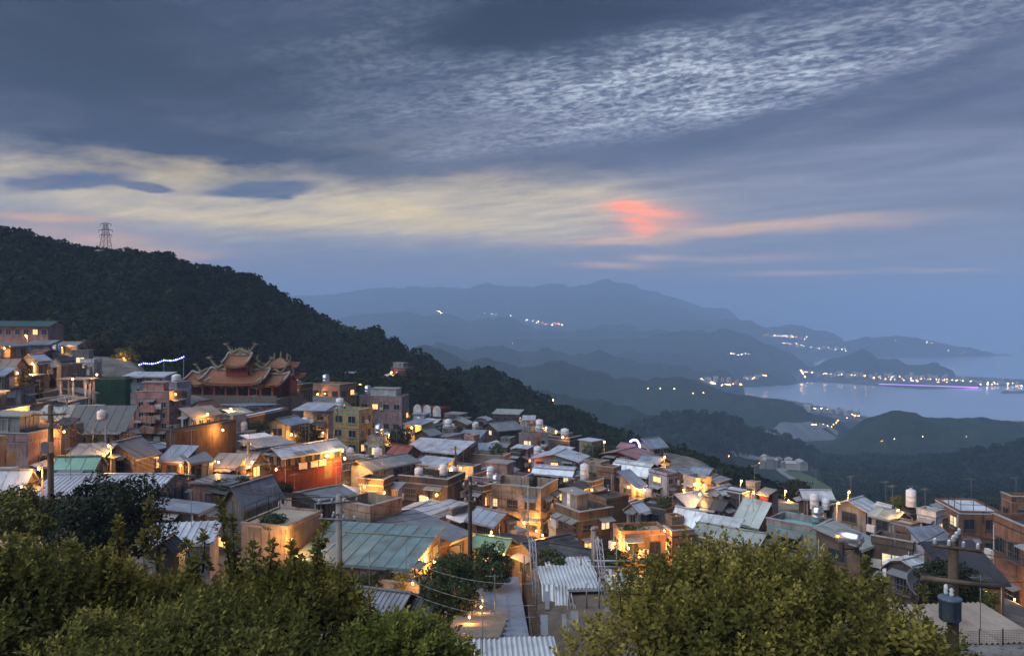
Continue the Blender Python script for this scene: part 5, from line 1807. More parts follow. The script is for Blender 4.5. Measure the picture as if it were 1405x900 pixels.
off = Vector((0, -.2, -.1))
for i, dx_ in enumerate((-.9, -.3, .3, .9)):
    cable('cable from warehouse pole to tall brown pole, %s' % ['nearest the lens', 'second in', 'third in', 'farthest'][i], poles['A'] + Vector((dx_, -.2, -.1)), poles['C'] + Vector((dx_, -.2, -.3)), 1.3)
for i, dx_ in enumerate((-.8, 0, .8)):
    cable('cable %s from the warehouse pole to the dark central pole' % ['lowest', 'middle', 'topmost'][i], poles['A'] + Vector((dx_, 0, -.2 - .4 * (2 - i))), poles['B'] + Vector((.3, -.1, -.5 - .35 * (2 - i))), .8)
for i, (y0, y1) in enumerate(((783, 800), (808, 830), (826, 846))):
    cable('pale cable sagging across the round trees, %s' % ['uppermost', 'middle one', 'lowest'][i], pt(560, y0 - 14, 36), pt(735, y1, 33), .35, .013, M_WIREL)
for i, dz_ in enumerate((0.1, -.35, -1.2)):
    cable('cable from stout wooden pole to close brick house, %s' % ['high', 'middle', 'low'][i], poles['E'] + Vector((.3, -.1, dz_)), pt(1470, 738 + 22 * i, 30), .25, .011)
    cable('cable from stout wooden pole away over the roofs, %s' % ['high', 'middle', 'low'][i], poles['E'] + Vector((-.2, .1, dz_)), pt(1215 + 8 * i, 728 + 10 * i, 66), .7, .014)
cable('pale cable bundle from the left lamp post down to the lower left corner', pt(60, 655, 43), pt(-40, 712, 33), .4, .03, M_WIREL)
cable('second pale cable bundle below the one from the left lamp post', pt(60, 668, 43), pt(-40, 722, 33), .4, .03, M_WIREL)
cable('cable running from the left pole across the dark bush', pt(70, 706, 44), pt(230, 724, 36), .5, .016, M_WIREL)
for i, (a, c) in enumerate((('C', 'I'), ('I', 'G'), ('C', 'J'), ('J', 'D'), ('D', 'K'), ('B', 'H'), ('H', 'F'), ('K', 'B'))):
    nm = dict(C='tall brown left pole', I='old house pole', G='curved wall pole', J='pole behind the starry lamp', D='pole by the yellow bush', K='mid town pole', B='dark central pole', H='pole before the tan building', F='pole before the green terrace')
    cable('cable between the %s and the %s' % (nm[a], nm[c]), poles[a] + off, poles[c] + off, 1.0, .016)
    cable('lower cable between the %s and the %s' % (nm[a], nm[c]), poles[a] + off + Vector((0, 0, -.6)), poles[c] + off + Vector((0, 0, -.6)), 1.4, .016)

# ------------------------------------------------------------------ street and wall lamps
WARM = (1.0, .43, .09)


def lamp(label, px, py, power=110, kind='pole', back=.7, d=None, col=WARM, size=None, glow=None):
    onroof = []
    dh = d or min(first_hit(px, py, roof=onroof), town_depth(px, max(py, 470)) * 1.25 + 8)
    dd = dh if d else max(15, dh - back)
    x, y, z = at(px, py, dd)
    root = empty('street_lamp' if kind == 'pole' else 'wall_lamp', (x, y, z))
    tag(root, label, 'street lamp' if kind == 'pole' else 'wall lamp', 'warm lamps of the town')
    r = size or max(.07, .00125 * dd)
    MB().lathe([(.02, -r), (r * .8, -r * .6), (r, 0), (r * .8, r * .6), (.02, r)], 8).build('bulb', glow or M_BULB, root)
    MB().lathe([(r * 1.3, r * .9), (r * 1.1, r * 1.4), (r * .3, r * 1.7)], 8).build('lamp_shade', M_GREYM, root)
    if kind == 'pole':
        zb = gz(x, y + .35) - z
        st = MB().tube((0, .35, min(zb, -1.0) - .3), (0, .35, r * 2.2), .07, .05, 6)
        st.build('pole', M_CONC, root)
        MB().tube((0, .38, r * 2.1), (0, 0, r * 1.7), .035, n=5).build('arm', M_GREYM, root)
    else:
        MB().tube((0, .0, r * 1.6), (0, back + .1, r * 1.2), .03, n=5).build('bracket', M_GREYM, root)
    L = bpy.data.lights.new('lamp_light', 'POINT')
    L.energy = power * (.4 if onroof and onroof[0] else 1.0)
    L.color = col
    L.shadow_soft_size = .12
    lo = bpy.data.objects.new('lamp_light', L)
    lo.location = (0, -r * 1.6 - .05, -r * .3)
    link(lo, root)
    return root


LAMPS = [
    ('street lamp below the long school building', 36, 461, 260, 'pole', 1.2), ('street lamp by the blue wall right of the school lamp', 84, 477, 180, 'pole', 1.2),
    ('bright street lamp beside the white pointed roof', 45, 499, 420, 'pole', 1.3), ('lamp lighting the wall left of the white pointed roof', 24, 512, 200, 'wall', .8),
    ('lamp at the foot of the curved tan wall', 100, 520, 160, 'wall', 1.6), ('lamp on the lit steps by the white rendered house', 133, 514, 130, 'wall', .8),
    ('lamp among the trees at the start of the festoon lights', 170, 492, 260, 'pole', 2.0), ('street lamp over the orange-lit path on the left slope', 43, 569, 420, 'pole', 1.3),
    ('lamp by the orange-lit narrow house front', 88, 592, 200, 'wall', 1.0), ('starry bright street lamp by the big left metal roof', 149, 612, 520, 'pole', 1.2),
    ('street lamp on a post at the far left foreground', 53.5, 643, 260, 'pole', 1.0), ('small lamp by the blue roofed shed', 248, 638, 110, 'wall', .7),
    ('lamp on the lavender house roof edge behind the pink house', 241, 541, 90, 'wall', .7), ('street lamp below the temple beside the upturned eaves', 317, 561, 420, 'pole', 1.3),
    ('lamp on the lit house with upturned eaves', 285, 568, 130, 'wall', .7), ('lamp behind the brown stone wall under the temple', 306, 590, 170, 'wall', .9),
    ('lamp lighting the wall under the temple terrace', 413, 546, 420, 'wall', 1.0), ('lamp on the orange-red house wall', 436, 541, 200, 'wall', 1.0),
    ('lamp above the right face of the orange-red house', 470, 552, 160, 'wall', 1.0), ('lamp at the door of the blue-roofed low house', 400, 596, 190, 'wall', .8),
    ('lamp low on the plain side wing of the yellow house', 443, 594, 170, 'wall', 1.1), ('lamp below the yellow three-storey house front', 470, 618, 260, 'wall', 1.2),
    ('street lamp at the foot of the pink ribbed building', 534, 597, 420, 'pole', 1.3), ('lamp at the small yellow-lit house', 565, 587, 220, 'wall', .8),
    ('lamp between the red house and the white corner house', 473, 629, 380, 'wall', 1.2), ('lamp washing the base of the white corner house wall', 500, 668, 380, 'wall', 1.0),
    ('lamp in the doorway left of the light blue shed', 527, 676, 170, 'wall', .6), ('lamp on the yellow end wall of the red house', 379, 644, 150, 'wall', 1.2),
    ('lamp on the veranda of the grey-roofed lit house', 346, 634, 300, 'wall', .8), ('lamp behind the stone house', 300, 634, 150, 'wall', .7),
    ('lamp on the brightly lit end wall in mid town', 613, 646, 420, 'wall', 1.0), ('second lamp right of the brightly lit end wall', 632, 642, 300, 'wall', .9),
    ('lamp under the eaves of the little house with blue-grey sheet roof', 674, 730, 220, 'wall', .8), ('lamp on the lamplit lower wall of the tan three-storey building', 719, 717, 330, 'wall', 1.0),
    ('second lamp low on the tan three-storey building wall', 736, 728, 220, 'wall', .9), ('lamp under the edge of the weathered green roof', 691, 760, 240, 'wall', .8),
    ('bright street lamp at the far edge of the town', 749, 587, 420, 'pole', 1.5), ('street lamp right of the far town edge awnings', 807, 614, 320, 'pole', 1.3),
    ('lamp at the far edge left of the pink roofs', 829, 606, 200, 'pole', 2.0), ('lamp far behind the lit awnings', 763, 592, 160, 'wall', 1.2),
    ('lamp under the bright white curved roof', 884, 672, 330, 'wall', .8), ('lamp by the slate blue canopy roof', 862, 668, 110, 'wall', .7),
    ('lamp at the right end of the dull blue low roofs', 912, 627, 170, 'pole', 1.0), ('lamp on the front of the cream lit house, right one', 966, 666, 230, 'wall', .8),
    ('lamp on the front of the cream lit house, left one', 953, 664, 200, 'wall', .8), ('lamp in the lane below the cream lit house', 960, 678, 230, 'wall', .9),
    ('lamp lighting the curved orange wall of the tan flat roof house', 843, 745, 420, 'wall', 1.0), ('lamp low between the orange terrace walls', 862, 752, 260, 'wall', .9),
    ('lamp beside the orange cube house', 912, 728, 200, 'wall', .9), ('street lamp by the bushes at the far right of town', 1017, 660, 240, 'pole', 1.5),
    ('street lamp above the yellow-lit bank on the right', 1078, 674, 330, 'pole', 1.5), ('lamp in the yellow-lit yard on the right', 1082, 687, 330, 'wall', 1.5),
    ('lamp at the upper window house by the green-grey slab', 1034, 676, 170, 'wall', .8), ('street lamp on the lit road at the far right', 1165, 675, 380, 'pole', 2.5),
    ('lamp beside the lit road behind the lavender roof', 1150, 690, 240, 'pole', 2.0), ('lamp beside the small yellow tree on the right', 1232, 700, 220, 'pole', 1.5),
    ('lamp under the awning of the far town edge', 772, 600, 150, 'wall', .9), ('warm lamp behind the terrace of the broad tan terrace house', 400, 742, 260, 'wall', .9),
    ('lamp on the gable of the green-blue warehouse', 596, 770, 300, 'wall', 1.1), ('lamp over the lamplit patio below the warehouse', 566, 800, 220, 'wall', 1.0),
    ('lamp low by the round trees and the weathered green roof', 632, 768, 240, 'wall', .9), ('lamp low between the brick building and the yellow roof', 1352, 812, 50, 'wall', 1.2),
    ('lamp over the yellow corrugated roof at the bottom right', 1392, 822, 110, 'wall', 2.5), ('red lantern lamp at the top of the red alley', 727, 632, 130, 'wall', .8),
    ('red lantern lamp in the middle of the red alley', 725, 645, 150, 'wall', .8), ('lamp beside the house with dark garden terrace', 586, 684, 150, 'wall', .8),
    ('lamp at the left edge below the slate roofed house', 6, 478, 260, 'wall', 1.0), ('lamp at the lower left bushes', 30, 668, 200, 'wall', 2.0),
    ('lamp on the dark hillside red house', 537, 511, 60, 'wall', 1.0), ('lamp beside the lit hillside path', 512, 524, 240, 'pole', 1.5), ('second lamp on the lit hillside path', 494, 527, 200, 'pole', 1.5),
    ('lamp right of the dark red hillside house', 572, 513, 200, 'pole', 1.5), ('lamp at the lane behind the black tiled gables', 744, 734, 170, 'wall', .8),
    ('lamp on the pale blue house lane', 938, 672, 130, 'wall', .8), ('lamp by the tan terrace left of the green floored house', 756, 712, 130, 'wall', .8),
    ('lamp in the lane beside the arched niche house', 812, 672, 110, 'wall', .8), ('lamp in the yard right of the white curved roof house', 800, 684, 90, 'wall', .8),
]
RED = (1.0, .16, .06)
for lb, px, py, pw, kd, bk in LAMPS:
    rd = 'red lantern' in lb
    lamp(lb, px, py, pw * (1.25 if py < 560 else 1.3) , kd, bk, col=RED if rd else WARM, glow=mat('red_lantern_glow', (1, .1, .05), .5, emit=(1.0, .12, .04, 9)) if rd else None)

# ------------------------------------------------------------------ festoon lights on the slope behind the town
M_BLUEL = mat('blue_bulb', (.2, .25, 1), .5, emit=(.22, .26, 1.0, 3))
M_WHL = mat('white_bulb', (1, 1, 1), .5, emit=(.8, .8, 1.0, 2.5))
fr = empty('festoon_lights', at(190, 496, 150))
tag(fr, 'string of blue and white festoon lights left of the temple', 'festoon lights')
o0 = Vector(at(190, 496, 150))
a_, b_ = Vector(at(138, 503, 146)) - o0, Vector(at(252, 488, 156)) - o0
cb = []
for i in range(41):
    t = i / 40
    p = a_.lerp(b_, t)
    p.z -= .35 * abs(math.sin(t * math.pi * 4)) + .2 * math.sin(t * math.pi)
    cb.append(p)
MB().path([tuple(p) for p in cb], .02, 4).build('cable', M_WIRE, fr)
bm_ = {m.name: MB().lathe([(.02, -.13), (.11, -.06), (.12, .03), (.04, .13)], 6).mesh('bulb', m) for m in (M_BLUEL, M_WHL)}
for i, p in enumerate(cb):
    put('bulb', bm_[(M_WHL if i % 3 == 0 else M_BLUEL).name], fr, (p.x, p.y, p.z - .22))
for i in (0, 10, 20, 30, 40):
    p = cb[i]
    g = gz(p.x + o0.x, p.y + o0.y) - o0.z
    MB().tube((p.x, p.y, min(g, p.z - 1)), (p.x, p.y, p.z + .1), .05, n=5).build('post', M_GREYM, fr)
# blue neon strip on the pink attic house
nb = MB()
nb.path([tuple(Vector(at(px, py, town_depth(868, 614) - 1.5)) - Vector(at(868, 612, town_depth(868, 614) - 1.5))) for px, py in ((864, 606), (869, 603), (874, 604), (877, 609), (878, 614))], .16, 6)
tag(nb.build('neon_strip', mat('blue_neon', (.2, .2, 1), .5, emit=(.25, .22, 1.0, 5)), None, at(868, 612, town_depth(868, 614) - 1.5)), 'curved blue neon strip beside the pink-roofed attic house', 'neon light')

# ------------------------------------------------------------------ canopy with white sheet roof left of the orange-red house
def canopy(label, px0, px1, py, d, dep, hh, m):
    x, y, z = at(px0, py, d)
    w = (px1 - px0) / F * d
    root = empty('canopy', (x, y, z - hh), math.radians(-4))
    tag(root, label, 'canopy', 'free-standing canopies')
    rf = MB().box(-.1, -.1, hh + .02, w + .1, dep + .1, hh + .08).build('frame', M_GREYM, root)
    sheet_plane(rf, (-.2, -.2, hh + .1), (w + .4, 0, 0), (0, dep + .4, .35), 'rib', m, 1.0)
    for xx in (.1, w / 2, w - .1):
        for yy in (.1, dep - .1):
            MB().tube((xx, yy, -3), (xx, yy, hh), .06, n=5).build('post', M_GREYM, root)


canopy('white sheet canopy on thin posts left of the orange-red house', 402, 446, 564, 118, 7, 2.6, sheet_mat(R['wb']))
canopy('pale sheet canopy at the far end of the wide slate roof', 717, 733, 577, 150, 4, 2.4, sheet_mat(R['wb']))

# ------------------------------------------------------------------ the scaffold yard in the foreground
yx, yy_, yz = at(790, 850, 41)
def yard():
    b = MB().box(-2.4, -4.5, -3, 3.6, 6.5, 0)
    o = b.build('yard_slab', mat('yard_dirt', (.17, .135, .105), .95, .5, 1.2, stain=(.25, .24, .23, .6)), None, (yx, yy_, yz - .15))
    tag(o, 'bare concrete and earth yard under the scaffold', 'yard')


yard()


def mast(label, px, py0, py1, d, lean):
    x, y, z = at(px, py1, d)
    h = (py1 - py0) / F * d
    root = empty('lattice_mast', (x, y, z))
    tag(root, label, 'mast', 'lattice masts of the scaffold yard')
    m = mat('mast_steel', (.42, .44, .5), .5, .3, 3, metal=.4)
    w = .17
    c = [(-w, -w), (w, -w), (0, w)]
    for cx_, cy_ in c: MB().tube((cx_, cy_, -1.5), (cx_ + lean, cy_, h), .025, n=5).build('rail', m, root)
    n = int(h / .4)
    for i in range(n):
        t0, t1 = i / n, (i + 1) / n
        p = lambda q, t: (q[0] + lean * t, q[1], h * t)
        b = MB().tube(p(c[i % 2], t0), p(c[(i + 1) % 2], t1), .015, n=3).tube(p(c[0], t0), p(c[1], t0), .015, n=3).tube(p(c[1], t0), p(c[2], t1), .015, n=3)
        b.build('rung', m, root)


mast('leaning lattice mast left of the pale green-white shed roof', 741, 738, 845, 44, -.45)
mast('leaning lattice mast right of the pale green-white shed roof', 838, 738, 852, 45, -.7)
mast('short leaning ladder frame against the broken sheets', 792, 812, 842, 43, -.5)

sx, sy, sz = at(800, 800, 48)
sc = empty('scaffold', (sx, sy, sz))
tag(sc, 'grey scaffold of upright poles and level rails behind the right hand tree', 'scaffold')
for px, top, low, d in ((820, 735, 830, 46), (728, 740, 850, 44), (736, 765, 870, 41), (812, 728, 790, 50), (797, 762, 778, 49), (719, 763, 800, 45), (846, 748, 800, 50), (868, 760, 800, 51), (805, 800, 838, 43), (822, 800, 838, 43), (780, 812, 838, 44), (844, 790, 840, 44)):
    p, q = Vector(at(px, top, d)) - Vector((sx, sy, sz)), Vector(at(px, low, d)) - Vector((sx, sy, sz))
    MB().tube(tuple(q), tuple(p), .045, n=6).build('upright', M_GREYM, sc)
for y, d in ((769, 50), (777, 50), (786, 49), (793, 48)):
    p, q = Vector(at(806, y, d)) - Vector((sx, sy, sz)), Vector(at(900, y + 1, d + 1)) - Vector((sx, sy, sz))
    MB().tube(tuple(p), tuple(q), .07 if y in (769, 793) else .045, n=6).build('level_rail', mat('rail_paint', (.36, .38, .44), .5, .3, metal=.3), sc)
# loose corrugated sheets and planks lying about the yard
LS = [('long white corrugated strip hanging below the pale green-white shed', 744, 772, 815, 846, 44), ('loose white corrugated sheet in the middle of the yard', 762, 780, 817, 846, 43.6),
      ('narrow grey metal strip among the loose sheets', 748, 754, 822, 842, 43.2), ('white sheet leaning behind the ladder frame', 834, 842, 792, 815, 46), ('grey board lying at the foot of the right hand tree', 772, 778, 856, 880, 38),
      ('second grey board beside the one at the foot of the tree', 784, 794, 850, 866, 38), ('grey plank stack below the fence posts', 742, 752, 856, 878, 38.5), ('pale sheet hanging at the edge of the right hand tree', 848, 864, 794, 822, 46)]
for i, (lb, x0, x1, y0, y1, d) in enumerate(LS):
    p0 = Vector(at(x0, y1, d - .5))
    w, L = (x1 - x0) / F * d, max(.8, (y1 - y0) / F * d * 1.6)
    root = empty('loose_sheet', p0)
    tag(root, lb, 'metal sheet', 'loose roofing sheets in the yard')
    up = Vector((.02, L * .72, L * .72 * .72))
    sheet_plane(root, (0, 0, .25), (w, 0, 0), tuple(up), 'wave' if w > .4 else 'flat', sheet_mat(R['lt' if i in (0, 1, 3, 7) else 'gr']), max(.4, w / 2))

# timber fence running down beside the slab roof
p0, p1 = Vector(at(739, 872, 36)), Vector(at(716, 790, 50))
tf = empty('timber_fence', p0)
tag(tf, 'weathered timber fence between slab roof and scaffold yard', 'fence')
dv = p1 - p0
n = 15
for i in range(n):
    q = dv * (i / n)
    MB().box(-.045, 0, -2.5, .045, .10, .75 + RND.uniform(-.08, .25)).build('picket', M_WOOD, tf, q)
for hh in (.1, .55):
    MB().tube((0.06, 0, hh), (dv.x + .06, dv.y, dv.z + hh), .05, n=5).build('fence_rail', M_WOOD, tf)

# lit stairway between the trees and the slab roof
st = empty('stairway', at(650, 872, 36))
tag(st, 'lamplit stepped lane going down between round trees and slab roof', 'stairs')
s0, s1 = Vector(at(646, 872, 36)), Vector(at(688, 802, 52))
SO = Vector(at(650, 872, 36))
for i in range(20):
    t = i / 19
    p = s0.lerp(s1, t) - SO
    MB().box(p.x - 1.3, p.y - .25, p.z - 1.6, p.x + 1.3, p.y + .25, p.z + (.0 if i % 5 else .04)).build('step', mat('stone_step', (.24, .19, .15), .9, .4, 3), st)
for i, (px, py) in enumerate(((637, 872), (644, 846), (660, 832), (662, 822), (675, 806), (678, 790))):
    lamp(['nearest', 'second', 'third', 'fourth', 'fifth', 'farthest'][i] + ' small lantern along the stepped lane by the round trees', px, py, 36, 'wall', .4, d=36 + 2.9 * i, size=.06)
# bottom right: wire fence and concrete lip in front of the yellow roof
wf = empty('wire_fence', at(1330, 884, 27))
tag(wf, 'sagging wire fence with thin posts in front of the yellow corrugated roof', 'fence')
O_ = Vector(at(1330, 884, 27))
A_, B_ = Vector(at(1312, 886, 27)) - O_, Vector(at(1440, 882, 27)) - O_
for i in range(5):
    p = A_.lerp(B_, i / 4)
    MB().tube((p.x, p.y, p.z - .6), (p.x, p.y, p.z + .55), .02, n=5).build('post', M_DARKM, wf)
wr = MB()
for j in range(9):
    wr.tube(tuple(A_ + Vector((0, 0, .06 * j))), tuple(B_ + Vector((0, 0, .06 * j))), .005, n=3)
for j in range(60):
    p = A_.lerp(B_, j / 59)
    wr.tube((p.x, p.y, p.z), (p.x, p.y, p.z + .5), .004, n=3)
tag(wr.build('wire_mesh', M_DARKM, wf), kind='stuff')
lp = MB().box(-.4, -.5, -1.4, 4.5, .35, -.02)
tag(lp.build('concrete_wall', wall_mat(W['conc']), None, at(1316, 890, 26.5)), 'low concrete wall at the bottom right corner under the wire fence', 'wall')
# satellite dish over the right hand tree
sd = empty('satellite_dish', at(1256, 800, 52))
tag(sd, 'large grey satellite dish on the roof right of the tree', 'satellite dish')
dish = MB()
pr = [(.02, 0), (.35, .04), (.7, .15), (.95, .3)]
dish.lathe(pr + [(.95, .33), (.7, .19), (.35, .08), (.02, .04)], 16)
dish.build('dish', M_GREYM, sd, (0, 0, 0), (math.radians(62), 0, math.radians(20)))
MB().tube((0, .1, -1.5), (0, .1, -.1), .06, n=6).build('stand', M_DARKM, sd)
MB().tube((0, 0, .05), (.15, -.75, .6), .025, n=5).build('feed_arm', M_DARKM, sd)
# horizontal steel tank
ht_ = empty('water_tank', at(1165, 748, 57))
tag(ht_, 'large horizontal shiny steel tank on a sloped roof at the right', 'water tank', 'water tanks on the roofs of the town')
MB().lathe([(.02, -1.0), (.35, -.95), (.52, -.8), (.54, 0), (.52, .8), (.35, .95), (.02, 1.0)], 16).build('tank_body', M_STEEL, ht_, (0, 0, .55), (math.radians(90), 0, math.radians(38)))
MB().box(-.6, -.3, -.6, -.45, .3, .2).box(.45, -.3, -.6, .6, .3, .2).box(-.45, -.05, -.3, .45, .05, -.2).build('stand', M_DARKM, ht_)

# ------------------------------------------------------------------ town trees and bushes
def tree_at(label, px, py, d, r, n, size, flat=.85, group='trees and bushes in the town', m=None, name='tree'):
    x, y, z = at(px, py, d)
    zg = gz(x, y)
    zc = z
    root = empty(name, (x, y, zc - r * flat * .95 if name == 'bush' else min(zg, zc - r * .9)))
    tag(root, label, 'tree' if name == 'tree' else 'bush', group)
    hz = zc - root.location.z
    seed = RND.randint(1, 9999)
    v, t = leaf_mass((0, 0, hz), r, n, size, seed, flat)
    put('crown', fast_mesh('crown', v, np.arange(len(v)).reshape(-1, 4), m or M_GREEN, {'tint': ('FACE', t)}, smooth_=False), root)
    st_ = MB().tube((0, 0, -.5), (.05, 0, max(hz * .7, .3)), r * .1 + .03, r * .06 + .02, 7)
    for i in range(5):
        a = i * 1.3 + seed
        st_.tube((.05, 0, hz * .6), (math.cos(a) * r * .6, math.sin(a) * r * .6, hz + r * .25), r * .045, r * .012, 5)
    st_.build('trunk', M_WOOD, root)


M_YELG = mat('yellow_and_lamplit_leaves', (.2, .2, .03), .8, .5, 3, attr='tint', attr_cols=[(0, (.05, .06, .012)), (.5, (.16, .16, .03)), (1, (.30, .26, .05))])  # yellow foliage; puts lamplight into the leaf colour of lit shrubs
M_TREEG = mat('round_tree_leaves', (.05, .08, .025), .7, .4, 3, attr='tint', attr_cols=[(0, (.012, .026, .010)), (.55, (.035, .068, .022)), (1, (.085, .12, .035))])
M_DKG = mat('dark_leaves', (.02, .03, .015), .8, .4, 3, attr='tint', attr_cols=[(0, (.007, .012, .006)), (.6, (.020, .030, .012)), (1, (.05, .06, .02))])
tree_at('rounded dark green tree, left and nearer of the two by the stairs', 617, 806, 42, 1.62, 9000, .085, .95, m=M_TREEG)
tree_at('rounded dark green tree, right and farther of the two by the stairs', 672, 778, 47, 1.25, 6500, .085, .95, m=M_TREEG)
tree_at('bright yellow-lit shrub between the dark central pole and the warehouse gable', 630, 772, 49, .62, 1500, .09, m=M_YELG, name='bush')
tree_at('yellow bush in front of the grey-roofed lit house', 353, 645, 74, 1.2, 2200, .12, m=M_YELG, name='bush')
tree_at('dark wide bush below the big left metal roof', 148, 712, 38, 2.4, 12000, .11, .85, m=M_DKG)
tree_at('yellow-lit shrub under the far left lamp post', 18, 705, 38, 1.4, 5000, .10, .8, m=M_YELG, name='bush')
tree_at('second yellow-lit shrub beside the left pole', 62, 716, 37, .8, 2200, .09, .8, m=M_YELG, name='bush')
tree_at('broad black tree at the left edge below the bright lamp', 16, 536, 100, 3.2, 4500, .2, .75, m=M_DKG)
tree_at('big dark tree at the left edge above the grey building', 14, 600, 78, 3.1, 5500, .19, .8, m=M_DKG)
tree_at('dark tree right of the left edge tree near the path', 50, 618, 72, 1.7, 2600, .16, .8, m=M_DKG)
tree_at('small dark tree in front of the long old house', 119, 611, 78, 1.0, 1800, .12, 1.0, m=M_DKG)
tree_at('bushy green shrub on the left corner of the tan terrace', 374, 718, 53, .9, 2600, .08, .7, m=M_TREEG, name='bush')
tree_at('small orange-lit tree by the start of the festoon lights', 172, 490, 150, 2.0, 1500, .24, m=M_YELG)
tree_at('dark grove tree behind the festoon lights', 205, 480, 165, 4.5, 3200, .36, .7, m=M_DKG)
tree_at('dark tree crown right of the school building', 150, 476, 175, 4.6, 3200, .38, .7, m=M_DKG)
tree_at('green shrub by the blue-roofed low house', 357, 590, 98, 1.3, 1500, .15, m=M_TREEG, name='bush')
tree_at('dark shrub right of the blue-roofed low house', 424, 596, 100, 1.4, 1500, .15, m=M_DKG, name='bush')
tree_at('dark round bush below the pink ribbed building', 548, 600, 112, 1.6, 1500, .17, m=M_DKG, name='bush')
tree_at('green creeper bush on the tan house in mid town', 682, 622, 116, 1.3, 1200, .16, 1.1, m=M_TREEG, name='bush')
tree_at('green shrub beside the street lamp at the far edge', 813, 622, 125, 1.6, 1400, .18, m=M_GREEN, name='bush')
tree_at('dark round bush beside the maroon low house', 1060, 688, 98, 1.4, 1500, .15, m=M_DKG, name='bush')
tree_at('dark tree behind the yellow-lit bank on the right', 1092, 672, 140, 2.6, 1800, .24, .7, m=M_DKG)
tree_at('yellow-lit low bush on the bank at the right', 1075, 698, 95, 1.1, 1300, .13, .6, m=M_YELG, name='bush')
tree_at('second yellow-lit bush below the one on the bank', 1068, 684, 105, .9, 900, .13, .7, m=M_YELG, name='bush')
tree_at('small yellow-green tree on the far right road edge', 1232, 692, 92, 1.0, 1300, .13, .9, m=M_YELG)
tree_at('low hedge right of the small yellow-green tree', 1252, 704, 90, .9, 900, .12, .6, m=M_GREEN, name='bush')
tree_at('dark bushes under the beam of the right hand pole', 1300, 800, 40, 1.5, 4500, .09, .7, m=M_DKG, name='bush')
tree_at('yellow-brown shrub below the brick building', 1345, 822, 41, .8, 2000, .08, .7, m=M_YELG, name='bush')
tree_at('shrubs behind the leaning lattice mast', 752, 772, 53, 1.1, 2200, .10, .8, m=M_GREEN, name='bush')
tree_at('little bright shrub right of those behind the mast', 766, 776, 52, .6, 1200, .09, .8, m=M_TREEG, name='bush')
tree_at('dark weeds beside the lit orange terrace', 845, 766, 52, .8, 1500, .09, .7, m=M_GREEN, name='bush')
tree_at('potted shrub, left one on the lamplit patio', 505, 798, 46, .55, 1300, .07, .8, m=M_TREEG, name='bush')
tree_at('potted shrub, middle one on the lamplit patio', 527, 794, 46.5, .6, 1300, .07, .8, m=M_DKG, name='bush')
tree_at('potted shrub, right one on the lamplit patio', 552, 798, 46, .65, 1300, .07, .6, m=M_YELG, name='bush')
tree_at('weedy garden shrub left of the red house', 330, 664, 62, .9, 1300, .09, .6, m=M_GREEN, name='bush')
tree_at('weedy garden shrub right of the stone house', 305, 668, 61, 1.0, 1400, .09, .5, m=M_GREEN, name='bush')
tree_at('dark shrub at the foot of the red house', 388, 672, 64, .8, 1300, .09, .8, m=M_DKG, name='bush')

# ------------------------------------------------------------------ the big leafy trees in the foreground
def sprigs(P, AX, LEN, K, size, q):
    """leafy shoots: P positions, AX directions; returns leaf quads and their tint"""
    n = len(P)
    AX = AX / np.linalg.norm(AX, axis=1, keepdims=True)
    R0 = np.cross(AX, q.randn(n, 3)); R0 /= np.linalg.norm(R0, axis=1, keepdims=True)
    R1 = np.cross(AX, R0)
    out, tint = [], []
    base_t = q.rand(n)
    for k_ in range(K):
        t = (k_ + .4) / K
        ph = k_ * 2.4 + q.rand(n) * .8
        rad = R0 * np.cos(ph)[:, None] + R1 * np.sin(ph)[:, None]
        al = math.radians(82 - 56 * t) + q.randn(n) * .2
        dr = AX * np.cos(al)[:, None] + rad * np.sin(al)[:, None]
        dr[:, 2] -= .12
        dr /= np.linalg.norm(dr, axis=1, keepdims=True)
        sd_ = np.cross(dr, AX + q.randn(n, 3) * .25); sd_ /= np.linalg.norm(sd_, axis=1, keepdims=True)
        nr = np.cross(sd_, dr)
        L = (size * (.75 + .5 * q.rand(n)) * (1.0 - .35 * t))[:, None]
        o = P + AX * (LEN * t)[:, None]
        a = o + dr * L * .08
        out.append(np.stack([a, o + dr * L * .5 + sd_ * L * .29 + nr * L * .05, o + dr * L - nr * L * .06, o + dr * L * .5 - sd_ * L * .29 + nr * L * .05], 1))
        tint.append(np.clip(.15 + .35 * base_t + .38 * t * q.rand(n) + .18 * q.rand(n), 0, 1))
    return np.concatenate(out).reshape(-1, 3), np.concatenate(tint)


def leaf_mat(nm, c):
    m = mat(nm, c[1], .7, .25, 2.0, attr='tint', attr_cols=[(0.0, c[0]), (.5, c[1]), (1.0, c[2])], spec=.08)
    t = m.node_tree
    b = t.nodes['Principled BSDF']
    tr = t.nodes.new('ShaderNodeBsdfTranslucent')
    mx = t.nodes.new('ShaderNodeMixShader')
    mx.inputs[0].default_value = .35
    t.links.new(b.inputs['Base Color'].links[0].from_socket, tr.inputs['Color'])
    t.links.new(b.outputs[0], mx.inputs[1])
    t.links.new(tr.outputs[0], mx.inputs[2])
    t.links.new(mx.outputs[0], t.nodes['Material Output'].inputs['Surface'])
    return m


LEAF_A = leaf_mat('ficus_leaves_lamplit', ((.032, .042, .012), (.165, .155, .034), (.56, .46, .11)))  # yellow lift puts warm lamplight from the viewpoint into the leaf colour
LEAF_B = leaf_mat('privet_leaves_lamplit', ((.028, .042, .013), (.145, .145, .036), (.50, .43, .11)))  # same warm lamplight held in the leaf colour
M_BARK = mat('tree_bark', (.085, .065, .05), .9, .6, 5, .5, .4)


